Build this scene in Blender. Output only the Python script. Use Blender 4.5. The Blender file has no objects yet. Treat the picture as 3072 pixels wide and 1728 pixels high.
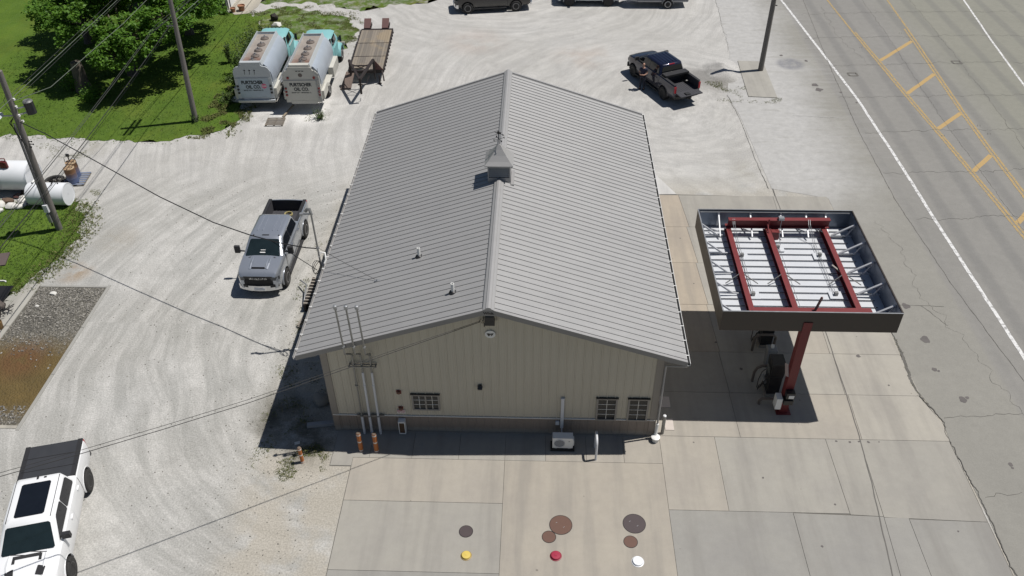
import bpy, bmesh, math, random
from mathutils import Vector, Matrix, noise as mnoise
random.seed(7)
PI = math.pi
sc = bpy.context.scene
COL = sc.collection

# ---------------------------------------------------------------- camera
cam = bpy.data.cameras.new('camera')
cam.sensor_width = 36.0
cam.lens = 29.509
cam.clip_start = 0.5
cam.clip_end = 3000
cam_o = bpy.data.objects.new('camera', cam)
COL.objects.link(cam_o)
CR = Vector((0.999415, 0.033011, -0.008975))
CU = Vector((-0.013962, 0.633129, 0.773921))
CF = Vector((-0.031230, 0.773342, -0.633219))
CC = Vector((1.635843, -21.428760, 24.764210))
m = Matrix.Identity(4)
for i in range(3):
    m[i][0] = CR[i]; m[i][1] = CU[i]; m[i][2] = -CF[i]; m[i][3] = CC[i]
cam_o.matrix_world = m
sc.camera = cam_o

# ---------------------------------------------------------------- sky, sun, exposure
SUN = Vector((0.456, 0.105, 1.0)).normalized()
elev = math.asin(SUN.z)
azim = math.atan2(SUN.x, SUN.y)
world = bpy.data.worlds.new('World')
sc.world = world
world.use_nodes = True
wn = world.node_tree
wn.nodes.clear()
sky = wn.nodes.new('ShaderNodeTexSky')
sky.sky_type = 'NISHITA'
sky.sun_disc = False
sky.sun_elevation = elev
sky.sun_rotation = azim
sky.air_density = 1.0
sky.dust_density = 0.6
sky.ozone_density = 1.6
bg = wn.nodes.new('ShaderNodeBackground')
bg.inputs['Strength'].default_value = 0.05
wo = wn.nodes.new('ShaderNodeOutputWorld')
wn.links.new(sky.outputs[0], bg.inputs[0])
wn.links.new(bg.outputs[0], wo.inputs[0])
sun = bpy.data.lights.new('sun', 'SUN')
sun.energy = 5.0
sun.angle = math.radians(0.5)
sun.color = (1.0, 0.96, 0.91)
sun_o = bpy.data.objects.new('sun', sun)
COL.objects.link(sun_o)
sun_o.rotation_euler = (-SUN).to_track_quat('-Z', 'Y').to_euler()
sc.view_settings.view_transform = 'Standard'
sc.view_settings.look = 'None'
sc.view_settings.gamma = 1.0
sc.view_settings.use_curve_mapping = False
sc.view_settings.exposure = -0.14
sc.cycles.use_denoising = True
try:
    sc.cycles.denoiser = 'OPENIMAGEDENOISE'
    sc.cycles.denoising_input_passes = 'RGB_ALBEDO_NORMAL'
except Exception:
    pass
sc.cycles.max_bounces = 6
sc.cycles.sample_clamp_indirect = 4.0

# ---------------------------------------------------------------- object helpers
class MB:
    """collects simple shapes and links them as one mesh object"""
    def __init__(s):
        s.v = []; s.f = []; s.m = []
    def add(s, vs, fs, mi=0):
        b = len(s.v)
        s.v += [tuple(v) for v in vs]
        s.f += [tuple(b + i for i in f) for f in fs]
        s.m += [mi] * len(fs)
        return s
    def box(s, c, d, rz=0, mi=0, M=None):
        hx, hy, hz = d[0] / 2, d[1] / 2, d[2] / 2
        vs = [Vector((x, y, z)) for z in (-hz, hz) for y in (-hy, hy) for x in (-hx, hx)]
        if M is None:
            M = Matrix.Rotation(rz, 3, 'Z')
        vs = [M @ v + Vector(c) for v in vs]
        return s.add(vs, [(0, 2, 3, 1), (4, 5, 7, 6), (0, 1, 5, 4), (2, 6, 7, 3), (0, 4, 6, 2), (1, 3, 7, 5)], mi)
    def bb(s, x0, x1, y0, y1, z0, z1, mi=0):
        return s.box(((x0 + x1) / 2, (y0 + y1) / 2, (z0 + z1) / 2), (abs(x1 - x0), abs(y1 - y0), abs(z1 - z0)), 0, mi)
    def beam(s, p0, p1, w, h, mi=0, up=(0, 0, 1)):
        p0 = Vector(p0); p1 = Vector(p1); d = p1 - p0; L = d.length; d.normalize()
        u = Vector(up)
        if abs(d.dot(u)) > 0.98: u = Vector((0, 1, 0))
        r = d.cross(u).normalized(); u = r.cross(d)
        M = Matrix((r, d, u)).transposed()
        return s.box((p0 + p1) / 2, (w, L, h), 0, mi, M)
    def tube(s, pts, r, n=8, mi=0, cap=True):
        pts = [Vector(p) for p in pts]
        rs = r if isinstance(r, (list, tuple)) else [r] * len(pts)
        vs = []; ref = None
        for i, p in enumerate(pts):
            a = pts[max(i - 1, 0)]; b = pts[min(i + 1, len(pts) - 1)]
            d = (b - a)
            d = d.normalized() if d.length > 1e-9 else Vector((0, 0, 1))
            if ref is None:
                ref = Vector((0, 0, 1)) if abs(d.z) < 0.9 else Vector((1, 0, 0))
            x = d.cross(ref)
            if x.length < 1e-4: x = d.cross(Vector((0, 1, 0)))
            x.normalize(); y = x.cross(d).normalized(); ref = y
            for k in range(n):
                t = 2 * PI * k / n
                vs.append(p + (x * math.cos(t) + y * math.sin(t)) * rs[i])
        fs = []
        for i in range(len(pts) - 1):
            for k in range(n):
                k2 = (k + 1) % n
                fs.append((i * n + k, i * n + k2, (i + 1) * n + k2, (i + 1) * n + k))
        if cap:
            fs.append(tuple(range(n))[::-1])
            fs.append(tuple((len(pts) - 1) * n + k for k in range(n)))
        return s.add(vs, fs, mi)
    def cyl(s, c, r, h, n=20, mi=0, r2=None):
        c = Vector(c)
        return s.tube([c, c + Vector((0, 0, h))], [r, r if r2 is None else r2], n, mi)
    def loft(s, secs, mi=0, closed=True, caps=True):
        n = len(secs[0]); vs = [p for q in secs for p in q]; fs = []
        for i in range(len(secs) - 1):
            for k in range(n if closed else n - 1):
                k2 = (k + 1) % n
                fs.append((i * n + k, i * n + k2, (i + 1) * n + k2, (i + 1) * n + k))
        if caps:
            fs.append(tuple(range(n))[::-1])
            fs.append(tuple((len(secs) - 1) * n + k for k in range(n)))
        return s.add(vs, fs, mi)
    def lathe(s, prof, c, n=20, mi=0, axis='Z'):
        vs = []
        for r, h in prof:
            for k in range(n):
                t = 2 * PI * k / n
                a, b = r * math.cos(t), r * math.sin(t)
                v = (a, b, h) if axis == 'Z' else ((h, a, b) if axis == 'X' else (b, h, a))
                vs.append(Vector(v) + Vector(c))
        fs = []
        for i in range(len(prof) - 1):
            for k in range(n):
                k2 = (k + 1) % n
                fs.append((i * n + k, i * n + k2, (i + 1) * n + k2, (i + 1) * n + k))
        fs.append(tuple(range(n))[::-1])
        fs.append(tuple((len(prof) - 1) * n + k for k in range(n)))
        return s.add(vs, fs, mi)
    def prism(s, poly, z0, z1, mi=0):
        n = len(poly)
        vs = [(x, y, z0) for x, y in poly] + [(x, y, z1) for x, y in poly]
        fs = [tuple(range(n))[::-1], tuple(range(n, 2 * n))]
        fs += [(k, (k + 1) % n, n + (k + 1) % n, n + k) for k in range(n)]
        return s.add(vs, fs, mi)
    def strip(s, pts, w, z, mi=0):
        pts = [Vector((p[0], p[1], 0)) for p in pts]; vs = []
        for i, p in enumerate(pts):
            a = pts[max(i - 1, 0)]; b = pts[min(i + 1, len(pts) - 1)]
            d = (b - a).normalized(); nrm = Vector((-d.y, d.x, 0))
            ww = w[i] if isinstance(w, (list, tuple)) else w
            vs += [p + nrm * ww / 2 + Vector((0, 0, z)), p - nrm * ww / 2 + Vector((0, 0, z))]
        fs = [(2 * i, 2 * i + 1, 2 * i + 3, 2 * i + 2) for i in range(len(pts) - 1)]
        return s.add(vs, fs, mi)
    def rock(s, c, r, seed=0, sq=(1, 1, .7), mi=0, sub=1):
        bm = bmesh.new(); bmesh.ops.create_icosphere(bm, subdivisions=sub, radius=1)
        vs = []
        for v in bm.verts:
            k = 1 + 0.35 * mnoise.noise(v.co * 1.3 + Vector((seed * 3.1, seed, 0)))
            vs.append(Vector((v.co.x * sq[0], v.co.y * sq[1], v.co.z * sq[2])) * r * k + Vector(c))
        fs = [tuple(v.index for v in f.verts) for f in bm.faces]
        bm.free()
        return s.add(vs, fs, mi)
    def mesh(s, name, mats, smooth=None, fixn=True):
        me = bpy.data.meshes.new(name)
        me.from_pydata(s.v, [], s.f)
        if not isinstance(mats, (list, tuple)): mats = [mats]
        for mt in mats: me.materials.append(mt)
        me.polygons.foreach_set('material_index', s.m)
        if fixn:
            bm = bmesh.new(); bm.from_mesh(me)
            bmesh.ops.recalc_face_normals(bm, faces=bm.faces)
            bm.to_mesh(me); bm.free()
        if smooth is not None:
            me.polygons.foreach_set('use_smooth', [True] * len(me.polygons))
            me.set_sharp_from_angle(angle=math.radians(smooth))
        me.update()
        return me
    def build(s, name, mats, parent=None, smooth=None, fixn=True):
        return link(name, s.mesh(name, mats, smooth, fixn), parent)

def link(name, me, parent=None):
    o = bpy.data.objects.new(name, me)
    COL.objects.link(o)
    if parent is not None: o.parent = parent
    return o
def tag(o, label=None, cat=None, group=None, kind=None):
    if label: o['label'] = label
    if cat: o['category'] = cat
    if group: o['group'] = group
    if kind: o['kind'] = kind
    return o
def thing(name, label, cat, loc=(0, 0, 0), rz=0, group=None):
    o = bpy.data.objects.new(name, None)
    o.empty_display_size = 0.3
    COL.objects.link(o)
    o.location = loc; o.rotation_euler = (0, 0, rz)
    return tag(o, label, cat, group)
def struct(o):
    o['kind'] = 'structure'; return o
def copy_tree(o, parent=None):
    c = o.copy(); COL.objects.link(c)
    if parent is not None: c.parent = parent
    for ch in list(o.children): copy_tree(ch, c)
    return c
def text_mesh(txt, size, depth=0.004, bold=0.0, align='CENTER', sx=1.0):
    cu = bpy.data.curves.new('lettering', 'FONT')
    cu.body = txt; cu.size = size; cu.extrude = depth; cu.offset = bold
    cu.align_x = align; cu.align_y = 'CENTER'; cu.resolution_u = 3
    t = bpy.data.objects.new('lettering', cu); COL.objects.link(t)
    dg = bpy.context.evaluated_depsgraph_get()
    me = bpy.data.meshes.new_from_object(t.evaluated_get(dg))
    bpy.data.objects.remove(t); bpy.data.curves.remove(cu)
    for v in me.vertices: v.co.x *= sx
    return me
def lettering(txt, size, mat, parent, loc, rot, bold=0.0, name='lettering', sx=1.0):
    me = text_mesh(txt, size, 0.003, bold, 'CENTER', sx)
    me.materials.clear(); me.materials.append(mat)
    o = link(name, me, parent); o.location = loc; o.rotation_euler = rot
    return o
def boolean_mesh(base, cutters, op='DIFFERENCE'):
    """evaluate booleans on temporary objects, return the mesh"""
    o = bpy.data.objects.new('body', base); COL.objects.link(o)
    tmp = []
    for c in cutters:
        k = bpy.data.objects.new('cut', c); COL.objects.link(k); tmp.append(k)
        md = o.modifiers.new('b', 'BOOLEAN'); md.operation = op; md.object = k; md.solver = 'EXACT'
        md.material_mode = 'TRANSFER'
    dg = bpy.context.evaluated_depsgraph_get()
    me = bpy.data.meshes.new_from_object(o.evaluated_get(dg))
    for k in tmp + [o]: bpy.data.objects.remove(k)
    return me

# ---------------------------------------------------------------- material helpers
class NT:
    def __init__(s, name):
        s.mat = bpy.data.materials.new(name); s.mat.use_nodes = True
        s.t = s.mat.node_tree; s.t.nodes.clear()
        s.out = s.t.nodes.new('ShaderNodeOutputMaterial')
        s.b = s.t.nodes.new('ShaderNodeBsdfPrincipled')
        s.t.links.new(s.b.outputs[0], s.out.inputs[0])
    def n(s, typ, **kw):
        nd = s.t.nodes.new(typ)
        for k, v in kw.items(): setattr(nd, k, v)
        return nd
    def set(s, sock, v):
        if isinstance(v, bpy.types.NodeSocket): s.t.links.new(v, sock)
        else:
            if sock.type == 'RGBA' and len(v) == 3: v = (*v, 1)
            sock.default_value = v
    def pos(s): return s.n('ShaderNodeNewGeometry').outputs['Position']
    def obj(s): return s.n('ShaderNodeTexCoord').outputs['Object']
    def nrm(s): return s.n('ShaderNodeNewGeometry').outputs['Normal']
    def map(s, v, scale=(1, 1, 1), rot=(0, 0, 0), loc=(0, 0, 0)):
        nd = s.n('ShaderNodeMapping'); s.set(nd.inputs[0], v)
        nd.inputs['Scale'].default_value = scale; nd.inputs['Rotation'].default_value = rot; nd.inputs['Location'].default_value = loc
        return nd.outputs[0]
    def noise(s, v, scale, detail=3, rough=.55, dist=0, out=0):
        nd = s.n('ShaderNodeTexNoise'); s.set(nd.inputs['Vector'], v)
        nd.inputs['Scale'].default_value = scale; nd.inputs['Detail'].default_value = detail
        nd.inputs['Roughness'].default_value = rough; nd.inputs['Distortion'].default_value = dist
        return nd.outputs[out]
    def voro(s, v, scale, feature='F1', out=0, rand=1.0):
        nd = s.n('ShaderNodeTexVoronoi', feature=feature); s.set(nd.inputs['Vector'], v)
        nd.inputs['Scale'].default_value = scale; nd.inputs['Randomness'].default_value = rand
        return nd.outputs[out]
    def math(s, op, a, b=0, c=0, clamp=False):
        nd = s.n('ShaderNodeMath', operation=op, use_clamp=clamp)
        s.set(nd.inputs[0], a); s.set(nd.inputs[1], b)
        if op in ('MULTIPLY_ADD', 'SMOOTH_MIN', 'COMPARE', 'WRAP'): s.set(nd.inputs[2], c)
        return nd.outputs[0]
    def step(s, v, a, b, lo=0.0, hi=1.0):
        nd = s.n('ShaderNodeMapRange', interpolation_type='SMOOTHSTEP'); s.set(nd.inputs[0], v)
        for i, x in enumerate((a, b, lo, hi)): nd.inputs[i + 1].default_value = x
        return nd.outputs[0]
    def mix(s, f, a, b, mode='MIX'):
        nd = s.n('ShaderNodeMix', data_type='RGBA', blend_type=mode)
        s.set(nd.inputs[0], f); s.set(nd.inputs[6], a); s.set(nd.inputs[7], b)
        return nd.outputs[2]
    def sep(s, v):
        nd = s.n('ShaderNodeSeparateXYZ'); s.set(nd.inputs[0], v); return nd.outputs
    def comb(s, x, y, z=0):
        nd = s.n('ShaderNodeCombineXYZ')
        s.set(nd.inputs[0], x); s.set(nd.inputs[1], y); s.set(nd.inputs[2], z); return nd.outputs[0]
    def bump(s, h, strength=.3, dist=.02):
        nd = s.n('ShaderNodeBump'); nd.inputs['Strength'].default_value = strength; nd.inputs['Distance'].default_value = dist
        s.set(nd.inputs['Height'], h); s.t.links.new(nd.outputs[0], s.b.inputs['Normal'])
    def spot(s, xyz, c, r0, r1):
        """1 inside a round patch at c (metres), 0 outside"""
        x = s.math('SUBTRACT', xyz[0], c[0]); y = s.math('SUBTRACT', xyz[1], c[1])
        d = s.math('SQRT', s.math('ADD', s.math('MULTIPLY', x, x), s.math('MULTIPLY', y, y)))
        return s.step(d, r0, r1, 1.0, 0.0)
    def fin(s, color, rough=.6, metal=0, spec=.5, coat=0):
        s.set(s.b.inputs['Base Color'], color); s.set(s.b.inputs['Roughness'], rough)
        s.set(s.b.inputs['Metallic'], metal); s.b.inputs['Specular IOR Level'].default_value = spec
        s.b.inputs['Coat Weight'].default_value = coat; s.b.inputs['Coat Roughness'].default_value = .04
        return s.mat
def sc3(c, k): return tuple(x * k for x in c)
def plain(name, c, rough=.6, metal=0, var=.12, scale=3, coat=0, spec=.5, fine=0):
    """a colour with soft dirt variation"""
    t = NT(name); v = t.obj()
    f = t.noise(v, scale, 5, .6)
    col = t.mix(f, sc3(c, 1 - var), sc3(c, 1 + var))
    if fine:
        col = t.mix(t.step(t.noise(v, scale * 18, 2), .35, .75), col, sc3(c, 1 - fine))
    r = t.math('MULTIPLY_ADD', f, .16, rough - .08)
    return t.fin(col, r, metal, spec, coat)
# ================================================================ GROUND
def gravel_material():
    t = NT('gravel'); v = t.pos(); xyz = t.sep(v)
    big = t.noise(v, .16, 4, .6)
    mid = t.noise(v, 1.3, 5, .65)
    def tracks(cx, cy, sr, sa, seed):
        x = t.math('SUBTRACT', xyz[0], cx); y = t.math('SUBTRACT', xyz[1], cy)
        r = t.math('SQRT', t.math('ADD', t.math('MULTIPLY', x, x), t.math('MULTIPLY', y, y)))
        a = t.math('ARCTAN2', y, x)
        r = t.math('ADD', r, t.math('MULTIPLY', t.noise(v, .09, 2), 4.0))
        c = t.comb(t.math('MULTIPLY', r, sr), t.math('MULTIPLY', a, sa), seed)
        f = t.noise(c, .8, 6, .68)
        f = t.math('MULTIPLY_ADD', t.noise(v, .5, 4, .6), .22, t.math('MULTIPLY', f, .8))
        return t.step(f, .40, .62)
    tl = tracks(-3.0, 6.0, 2.0, 2.4, 1.0)
    tb = tracks(10.5, 27.0, 2.2, 2.6, 5.0)
    tb2 = tracks(-2.0, 48.0, 2.3, 2.6, 9.0)
    back = t.step(xyz[1], 15.0, 21.0)
    rgt = t.step(xyz[0], -2.0, 6.0)
    trk = t.mix(back, tl, t.mix(t.step(t.math('ADD', xyz[1], t.math('MULTIPLY', big, 10)), 38, 46), tb, tb2))
    cl = t.mix(mid, (.285, .284, .268), (.385, .382, .362))
    cb = t.mix(mid, (.325, .320, .306), (.455, .448, .432))
    col = t.mix(back, cl, cb)
    mot = t.step(t.noise(v, 1.1, 7, .78, .6), .42, .62)
    col = t.mix(t.math('MULTIPLY', trk, t.math('MULTIPLY_ADD', mot, .28, .40)), col, (.56, .55, .525))
    col = t.mix(t.math('MULTIPLY', t.step(t.noise(t.map(v, loc=(9, 2, 0)), .8, 7, .75, .8), .52, .68), .24), col, (.25, .243, .225))
    col = t.mix(t.step(big, .30, .72, .22, 0), col, (.25, .235, .20))
    # tan stones along the building and down the front left
    tan = t.math('MULTIPLY', t.step(xyz[0], -9.8, -8.0), t.step(xyz[1], 19.5, 15.5))
    tan = t.math('MULTIPLY', tan, t.step(t.noise(v, .7, 4), .30, .55))
    col = t.mix(t.math('MULTIPLY', tan, .75), col, (.37, .34, .285))
    # reddish and dark worn places
    for c, r, k, cc in (((-3.2, 37.0), 2.6, .35, (.36, .29, .25)), ((4.6, 34.6), 2.4, .40, (.37, .30, .25)),
                        ((-1.9, 33.0), 1.0, .40, (.25, .24, .23)), ((13.2, 19.5), 1.2, .35, (.28, .265, .22)),
                        ((-20.6, 9.5), .9, .75, (.27, .20, .13)), ((-19.6, 12.3), 1.3, .35, (.28, .245, .19)),
                        ((12.6, 31.6), 2.0, .75, (.17, .165, .155)), ((13.6, 29.8), 1.7, .7, (.17, .16, .14)), ((14.4, 27.6), 1.3, .5, (.2, .19, .16)),
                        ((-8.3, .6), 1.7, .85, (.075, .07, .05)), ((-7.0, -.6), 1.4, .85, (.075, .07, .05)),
                        ((-12.6, 26.2), 2.2, -.8, (.74, .73, .71)), ((-15.2, 25.3), 1.5, -.7, (.72, .71, .69)),
                        ((-25.2, 21.2), 1.6, .6, (.27, .255, .21))):
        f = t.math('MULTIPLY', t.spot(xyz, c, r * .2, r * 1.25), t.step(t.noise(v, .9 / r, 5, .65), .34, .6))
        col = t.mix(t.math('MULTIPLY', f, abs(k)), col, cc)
    grain = t.noise(v, 16.0, 3, .7)
    col = t.mix(.75, col, t.mix(t.step(grain, .25, .75), (.35, .35, .35), (.65, .65, .65)), 'OVERLAY')
    sp = t.voro(v, 22.0)
    near = t.step(xyz[1], 26, 10)
    col = t.mix(t.math('MULTIPLY', t.step(sp, .12, .0), t.math('MULTIPLY_ADD', near, .22, .06)), col, (.60, .59, .565))
    dk = t.voro(t.map(v, loc=(5, 3, 0)), 4.0)
    col = t.mix(t.math('MULTIPLY', t.step(dk, .06, .02), .5), col, (.12, .11, .10))
    t.bump(t.math('ADD', t.math('MULTIPLY', grain, .6), t.math('MULTIPLY', trk, .5)), .35, .02)
    return t.fin(col, .95, 0, .2)

def grass_material(name, yel=.3, thin=0.0):
    t = NT(name); v = t.pos(); xyz = t.sep(v)
    a = t.noise(v, .35, 4, .6); b = t.noise(v, 3.5, 4, .7); c = t.noise(v, 14, 2, .7)
    col = t.mix(t.step(a, .3, .7), (.062, .115, .015), (.102, .165, .022))
    col = t.mix(t.math('MULTIPLY', t.step(t.noise(v, .22, 3), .45, .7), yel), col, (.15, .15, .03))
    col = t.mix(t.math('MULTIPLY', t.step(b, .45, .75), .45), col, (.12, .185, .03))
    col = t.mix(t.math('MULTIPLY', t.step(c, .52, .72), .5), col, (.026, .058, .008))
    # mower lines and flowers
    m_ = t.noise(t.map(v, (2.2, .25, 1), (0, 0, .45)), 1.0, 1)
    col = t.mix(t.math('MULTIPLY', t.step(m_, .45, .6), .22), col, (.085, .145, .03))
    fl = t.voro(v, 3.2)
    col = t.mix(t.step(fl, .055, .03), col, (.42, .44, .26))
    if thin:
        e = t.noise(v, 1.5, 6, .75)
        col = t.mix(t.step(e, .42, .80 - thin * .12, 0, .55 + thin * .4), col, t.mix(t.noise(v, 8, 3), (.20, .19, .16), (.42, .41, .38)))
    t.bump(t.math('ADD', b, c), .8, .05)
    return t.fin(col, .95, 0, .15)

def concrete_material():
    t = NT('concrete'); v = t.pos()
    oc = t.n('ShaderNodeObjectInfo').outputs['Color']
    a = t.noise(v, .5, 4, .6); b = t.noise(v, 3.0, 6, .7); c = t.noise(v, 40, 2, .6)
    col = t.mix(.75, oc, t.mix(a, (.40, .40, .42), (.60, .60, .58)), 'OVERLAY')
    col = t.mix(.45, col, t.mix(b, (.38, .38, .38), (.62, .62, .62)), 'OVERLAY')
    col = t.mix(.22, col, t.mix(c, (.3, .3, .3), (.7, .7, .7)), 'OVERLAY')
    s = t.voro(t.map(v, loc=(1.7, .4, 0)), .85)
    col = t.mix(t.math('MULTIPLY', t.step(t.math('ADD', s, t.math('MULTIPLY', b, .05)), .066, .04), .6), col, (.10, .09, .08))
    st = t.noise(t.map(v, (1.2, .12, 1)), 1.0, 4, .6)
    col = t.mix(t.math('MULTIPLY', t.step(st, .42, .72), .42), col, (.20, .19, .175))
    t.bump(c, .12, .01)
    return t.fin(col, .88, 0, .25)

def road_material():
    t = NT('road_surface'); v = t.pos(); xyz = t.sep(v)
    a = t.noise(v, .25, 4, .6); b = t.noise(v, 2.2, 5, .7); c = t.noise(v, 22, 2, .7)
    lane = t.math('SINE', t.math('MULTIPLY', t.math('SUBTRACT', xyz[0], 22.2), 3.3))
    far = t.step(xyz[0], 26.5, 31.0)
    base = t.mix(far, t.mix(a, (.212, .207, .193), (.258, .250, .232)), t.mix(a, (.215, .213, .182), (.255, .250, .212)))
    sh = t.math('MULTIPLY', t.step(xyz[0], 20.7, 20.4), 1.0)
    base = t.mix(sh, base, t.mix(a, (.225, .219, .198), (.275, .266, .238)))
    f = t.math('MULTIPLY', t.step(lane, .1, 1.0), t.step(xyz[0], 20.6, 21.4))
    base = t.mix(t.math('MULTIPLY', f, .30), base, (.13, .13, .13))
    # pale gravel dust carried onto the edge
    d = t.math('ADD', xyz[0], t.math('MULTIPLY', t.noise(v, .2, 4), 4.0))
    dust = t.math('MULTIPLY', t.step(d, 23.0, 19.0), t.step(t.math('ADD', xyz[1], t.math('MULTIPLY', t.noise(v, .35, 3), 4)), 15, 21))
    stv = t.noise(t.map(v, (.35, 2.6, 1), (0, 0, -.25)), 1.0, 5, .7)
    base = t.mix(t.math('MULTIPLY', dust, t.step(stv, .12, .5)), base, t.mix(b, (.34, .336, .325), (.47, .465, .45)))
    d2 = t.math('MULTIPLY', t.step(d, 25.5, 20), t.step(xyz[1], 16, 24))
    base = t.mix(t.math('MULTIPLY', d2, t.step(stv, .42, .75, 0, .6)), base, (.36, .355, .345))
    col = t.mix(.5, base, t.mix(b, (.36, .36, .36), (.64, .64, .64)), 'OVERLAY')
    col = t.mix(.3, col, t.mix(c, (.25, .25, .25), (.75, .75, .75)), 'OVERLAY')
    for c_, r, k in (((18.7, 33.5), 1.15, .6), ((22.3, 33), .01, 0)):
        if k: col = t.mix(t.math('MULTIPLY', t.spot(xyz, c_, r * .55, r), t.math('MULTIPLY', t.step(b, .2, .6), k)), col, (.12, .125, .15))
    t.bump(c, .15, .01)
    return t.fin(col, .9, 0, .25)

M_gravel = gravel_material()
M_lawn = grass_material('lawn_grass', .35)
M_thin = grass_material('weedy_grass', .8, .55)
M_conc = concrete_material()
M_road = road_material()
M_joint = plain('dark_joint', (.13, .124, .11), .95, var=.3)
M_seal = plain('joint_seal', (.13, .125, .115), .95, var=.3)
M_crack = plain('crack_filler', (.12, .115, .104), .95, var=.4)
t = NT('road_yellow'); v = t.pos()
w = t.noise(v, 6, 5, .75)
M_yel = t.fin(t.mix(t.step(w, .42, .62), (.40, .275, .105), (.245, .215, .155)), .8)
t = NT('road_yellow_fresh'); v = t.pos()
M_yel2 = t.fin(t.mix(t.step(t.noise(v, 6, 5, .75), .5, .72), (.42, .285, .115), (.32, .25, .145)), .8)
t = NT('road_white'); v = t.pos()
M_wht = t.fin(t.mix(t.step(t.noise(v, 5, 6, .8), .47, .60), (.66, .66, .65), (.30, .295, .285)), .8)
t = NT('soil'); v = t.pos()
M_soil = t.fin(t.mix(t.noise(v, .02, 6, .6), (.055, .085, .025), (.10, .10, .05)), .95)

struct(MB().bb(-1500, 1500, -1500, 1500, -.6, -.05).build('ground', M_soil))
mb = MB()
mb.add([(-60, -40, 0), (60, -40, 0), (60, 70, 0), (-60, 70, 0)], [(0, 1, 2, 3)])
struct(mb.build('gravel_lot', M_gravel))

def jag(poly, amp=.22, step=.35, seed=0):
    out = []
    n = len(poly)
    for i in range(n):
        a = Vector((*poly[i], 0)); b = Vector((*poly[(i + 1) % n], 0)); L = (b - a).length
        if L > 40: out.append(a); continue
        k = max(1, int(L / step)); d = (b - a) / L; nn = Vector((-d.y, d.x, 0))
        for j in range(k):
            p = a + (b - a) * (j / k)
            q = p * 1.1 + Vector((seed, seed, 0))
            out.append(p + nn * amp * (mnoise.noise(q) * 1.6 + mnoise.noise(q * 4) * .8))
    return out
def sheet(name, pts, z, mat):
    bm = bmesh.new()
    f = bm.faces.new([bm.verts.new((p[0], p[1], z)) for p in pts])
    bmesh.ops.triangulate(bm, faces=[f])
    me = bpy.data.meshes.new(name); bm.to_mesh(me); bm.free(); me.materials.append(mat)
    o = link(name, me)
    if me.polygons[0].normal.z < 0: me.flip_normals()
    return struct(o)
LAWN = [(-58, 22.3), (-31, 22.5), (-29.7, 22.9), (-27.8, 22.4), (-26, 22.5), (-22.5, 22.05), (-20.5, 22.45), (-17.7, 23.5), (-17.0, 25.2),
        (-17.6, 27), (-17.9, 30), (-18.0, 33), (-18.8, 37), (-20.2, 41.2), (-21.1, 42.0), (-23.6, 42.6), (-26, 43.5), (-32, 45), (-32, 66), (-58, 66)]
WEEDY = [(-18.3, 31), (-16, 33.5), (-12.8, 35.6), (-12.2, 36.6), (-12.1, 38.4), (-13.3, 41.4), (-16, 42.6), (-18.6, 43.6), (-20.8, 42.4), (-20.0, 40.8), (-18.8, 37)]
LOW = [(-58, 16.2), (-27, 15.4), (-25.8, 15.2), (-23.2, 15.5), (-22.3, 14.3), (-21.75, 12.6), (-21.85, 11), (-22.2, 9.4), (-22.8, 7.9), (-23.4, 7.4), (-26, 7), (-58, 7)]
SPARSE = [(-12.6, 42.8), (-8.6, 44.5), (-5.5, 46.5), (-4, 50), (-21, 50), (-20.8, 44.2), (-17, 44.6)]
sheet('weedy_ground', jag(WEEDY, .5, .3, 3), .006, M_thin)
sheet('sparse_grass_ground', jag(SPARSE, .6, .3, 9), .003, grass_material('sparse_grass', .9, 1.0))
sheet('lawn', jag(LAWN, .28, .25, 1), .012, M_lawn)
sheet('lower_lawn', jag(LOW, .22, .25, 2), .012, M_lawn)

# ---- highway and its markings
HL = [(17.2, -60), (17.32, -5), (17.35, -3), (17.3, 0), (17.36, 1.02), (16.9, 2.9), (17.0, 6.2), (17.0, 16.7), (14.2, 17.6), (13.95, 26), (13.65, 28.7), (14.9, 35.5), (15.45, 45.4), (16.2, 80)]
hw = HL + [(46, 80), (46, -60)]
bm = bmesh.new(); f = bm.faces.new([bm.verts.new((x, y, .010)) for x, y in hw]); bmesh.ops.triangulate(bm, faces=[f])
me = bpy.data.meshes.new('highway'); bm.to_mesh(me); bm.free(); me.materials.append(M_road)
if me.polygons[0].normal.z < 0: me.flip_normals()
highway = struct(link('highway', me))
def wobble(pts, step=.3, amp=.05, seed=0.0, fr=1.3):
    out = []
    for i in range(len(pts) - 1):
        a = Vector((*pts[i], 0)); b = Vector((*pts[i + 1], 0)); L = (b - a).length; k = max(1, int(L / step))
        nn = Vector((-(b - a).y, (b - a).x, 0)) / L
        for j in range(k):
            p = a + (b - a) * j / k
            out.append(p + nn * amp * (mnoise.noise(p * fr + Vector((seed, 7, 0))) * 1.7 + mnoise.noise(p * fr * 4 + Vector((seed, 3, 1)))))
    out.append(Vector((*pts[-1], 0)))
    return out
def paint(pts, w, mat, z=.016, seed=0.0, name='painted_line'):
    p = wobble(pts, .4, .012, seed)
    return MB().strip(p, w, z).build(name, mat, highway, fixn=False)
paint([(20.35, 60), (20.64, 45.5), (21.30, 36), (21.80, 28.3), (21.93, 20), (21.93, 14.9), (22.05, 4.8), (22.3, -20)], .17, M_wht, name='white_edge_line')
paint([(35.8, 60), (34.99, 45.6), (34.0, 38), (33.14, 30.4), (32.4, 20), (32, 0)], .14, M_wht, name='white_edge_line')
paint([(23.9, 60), (24.27, 45.5), (24.50, 39.1), (24.97, 28.95), (25.35, 22.66), (25.7, 15), (26.0, 0)], .13, M_yel, name='yellow_line')
paint([(24.68, 39.1), (24.92, 34.25), (25.17, 29.09), (25.53, 22.66), (25.9, 15), (26.2, 0)], .13, M_yel, name='yellow_line')
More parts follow.
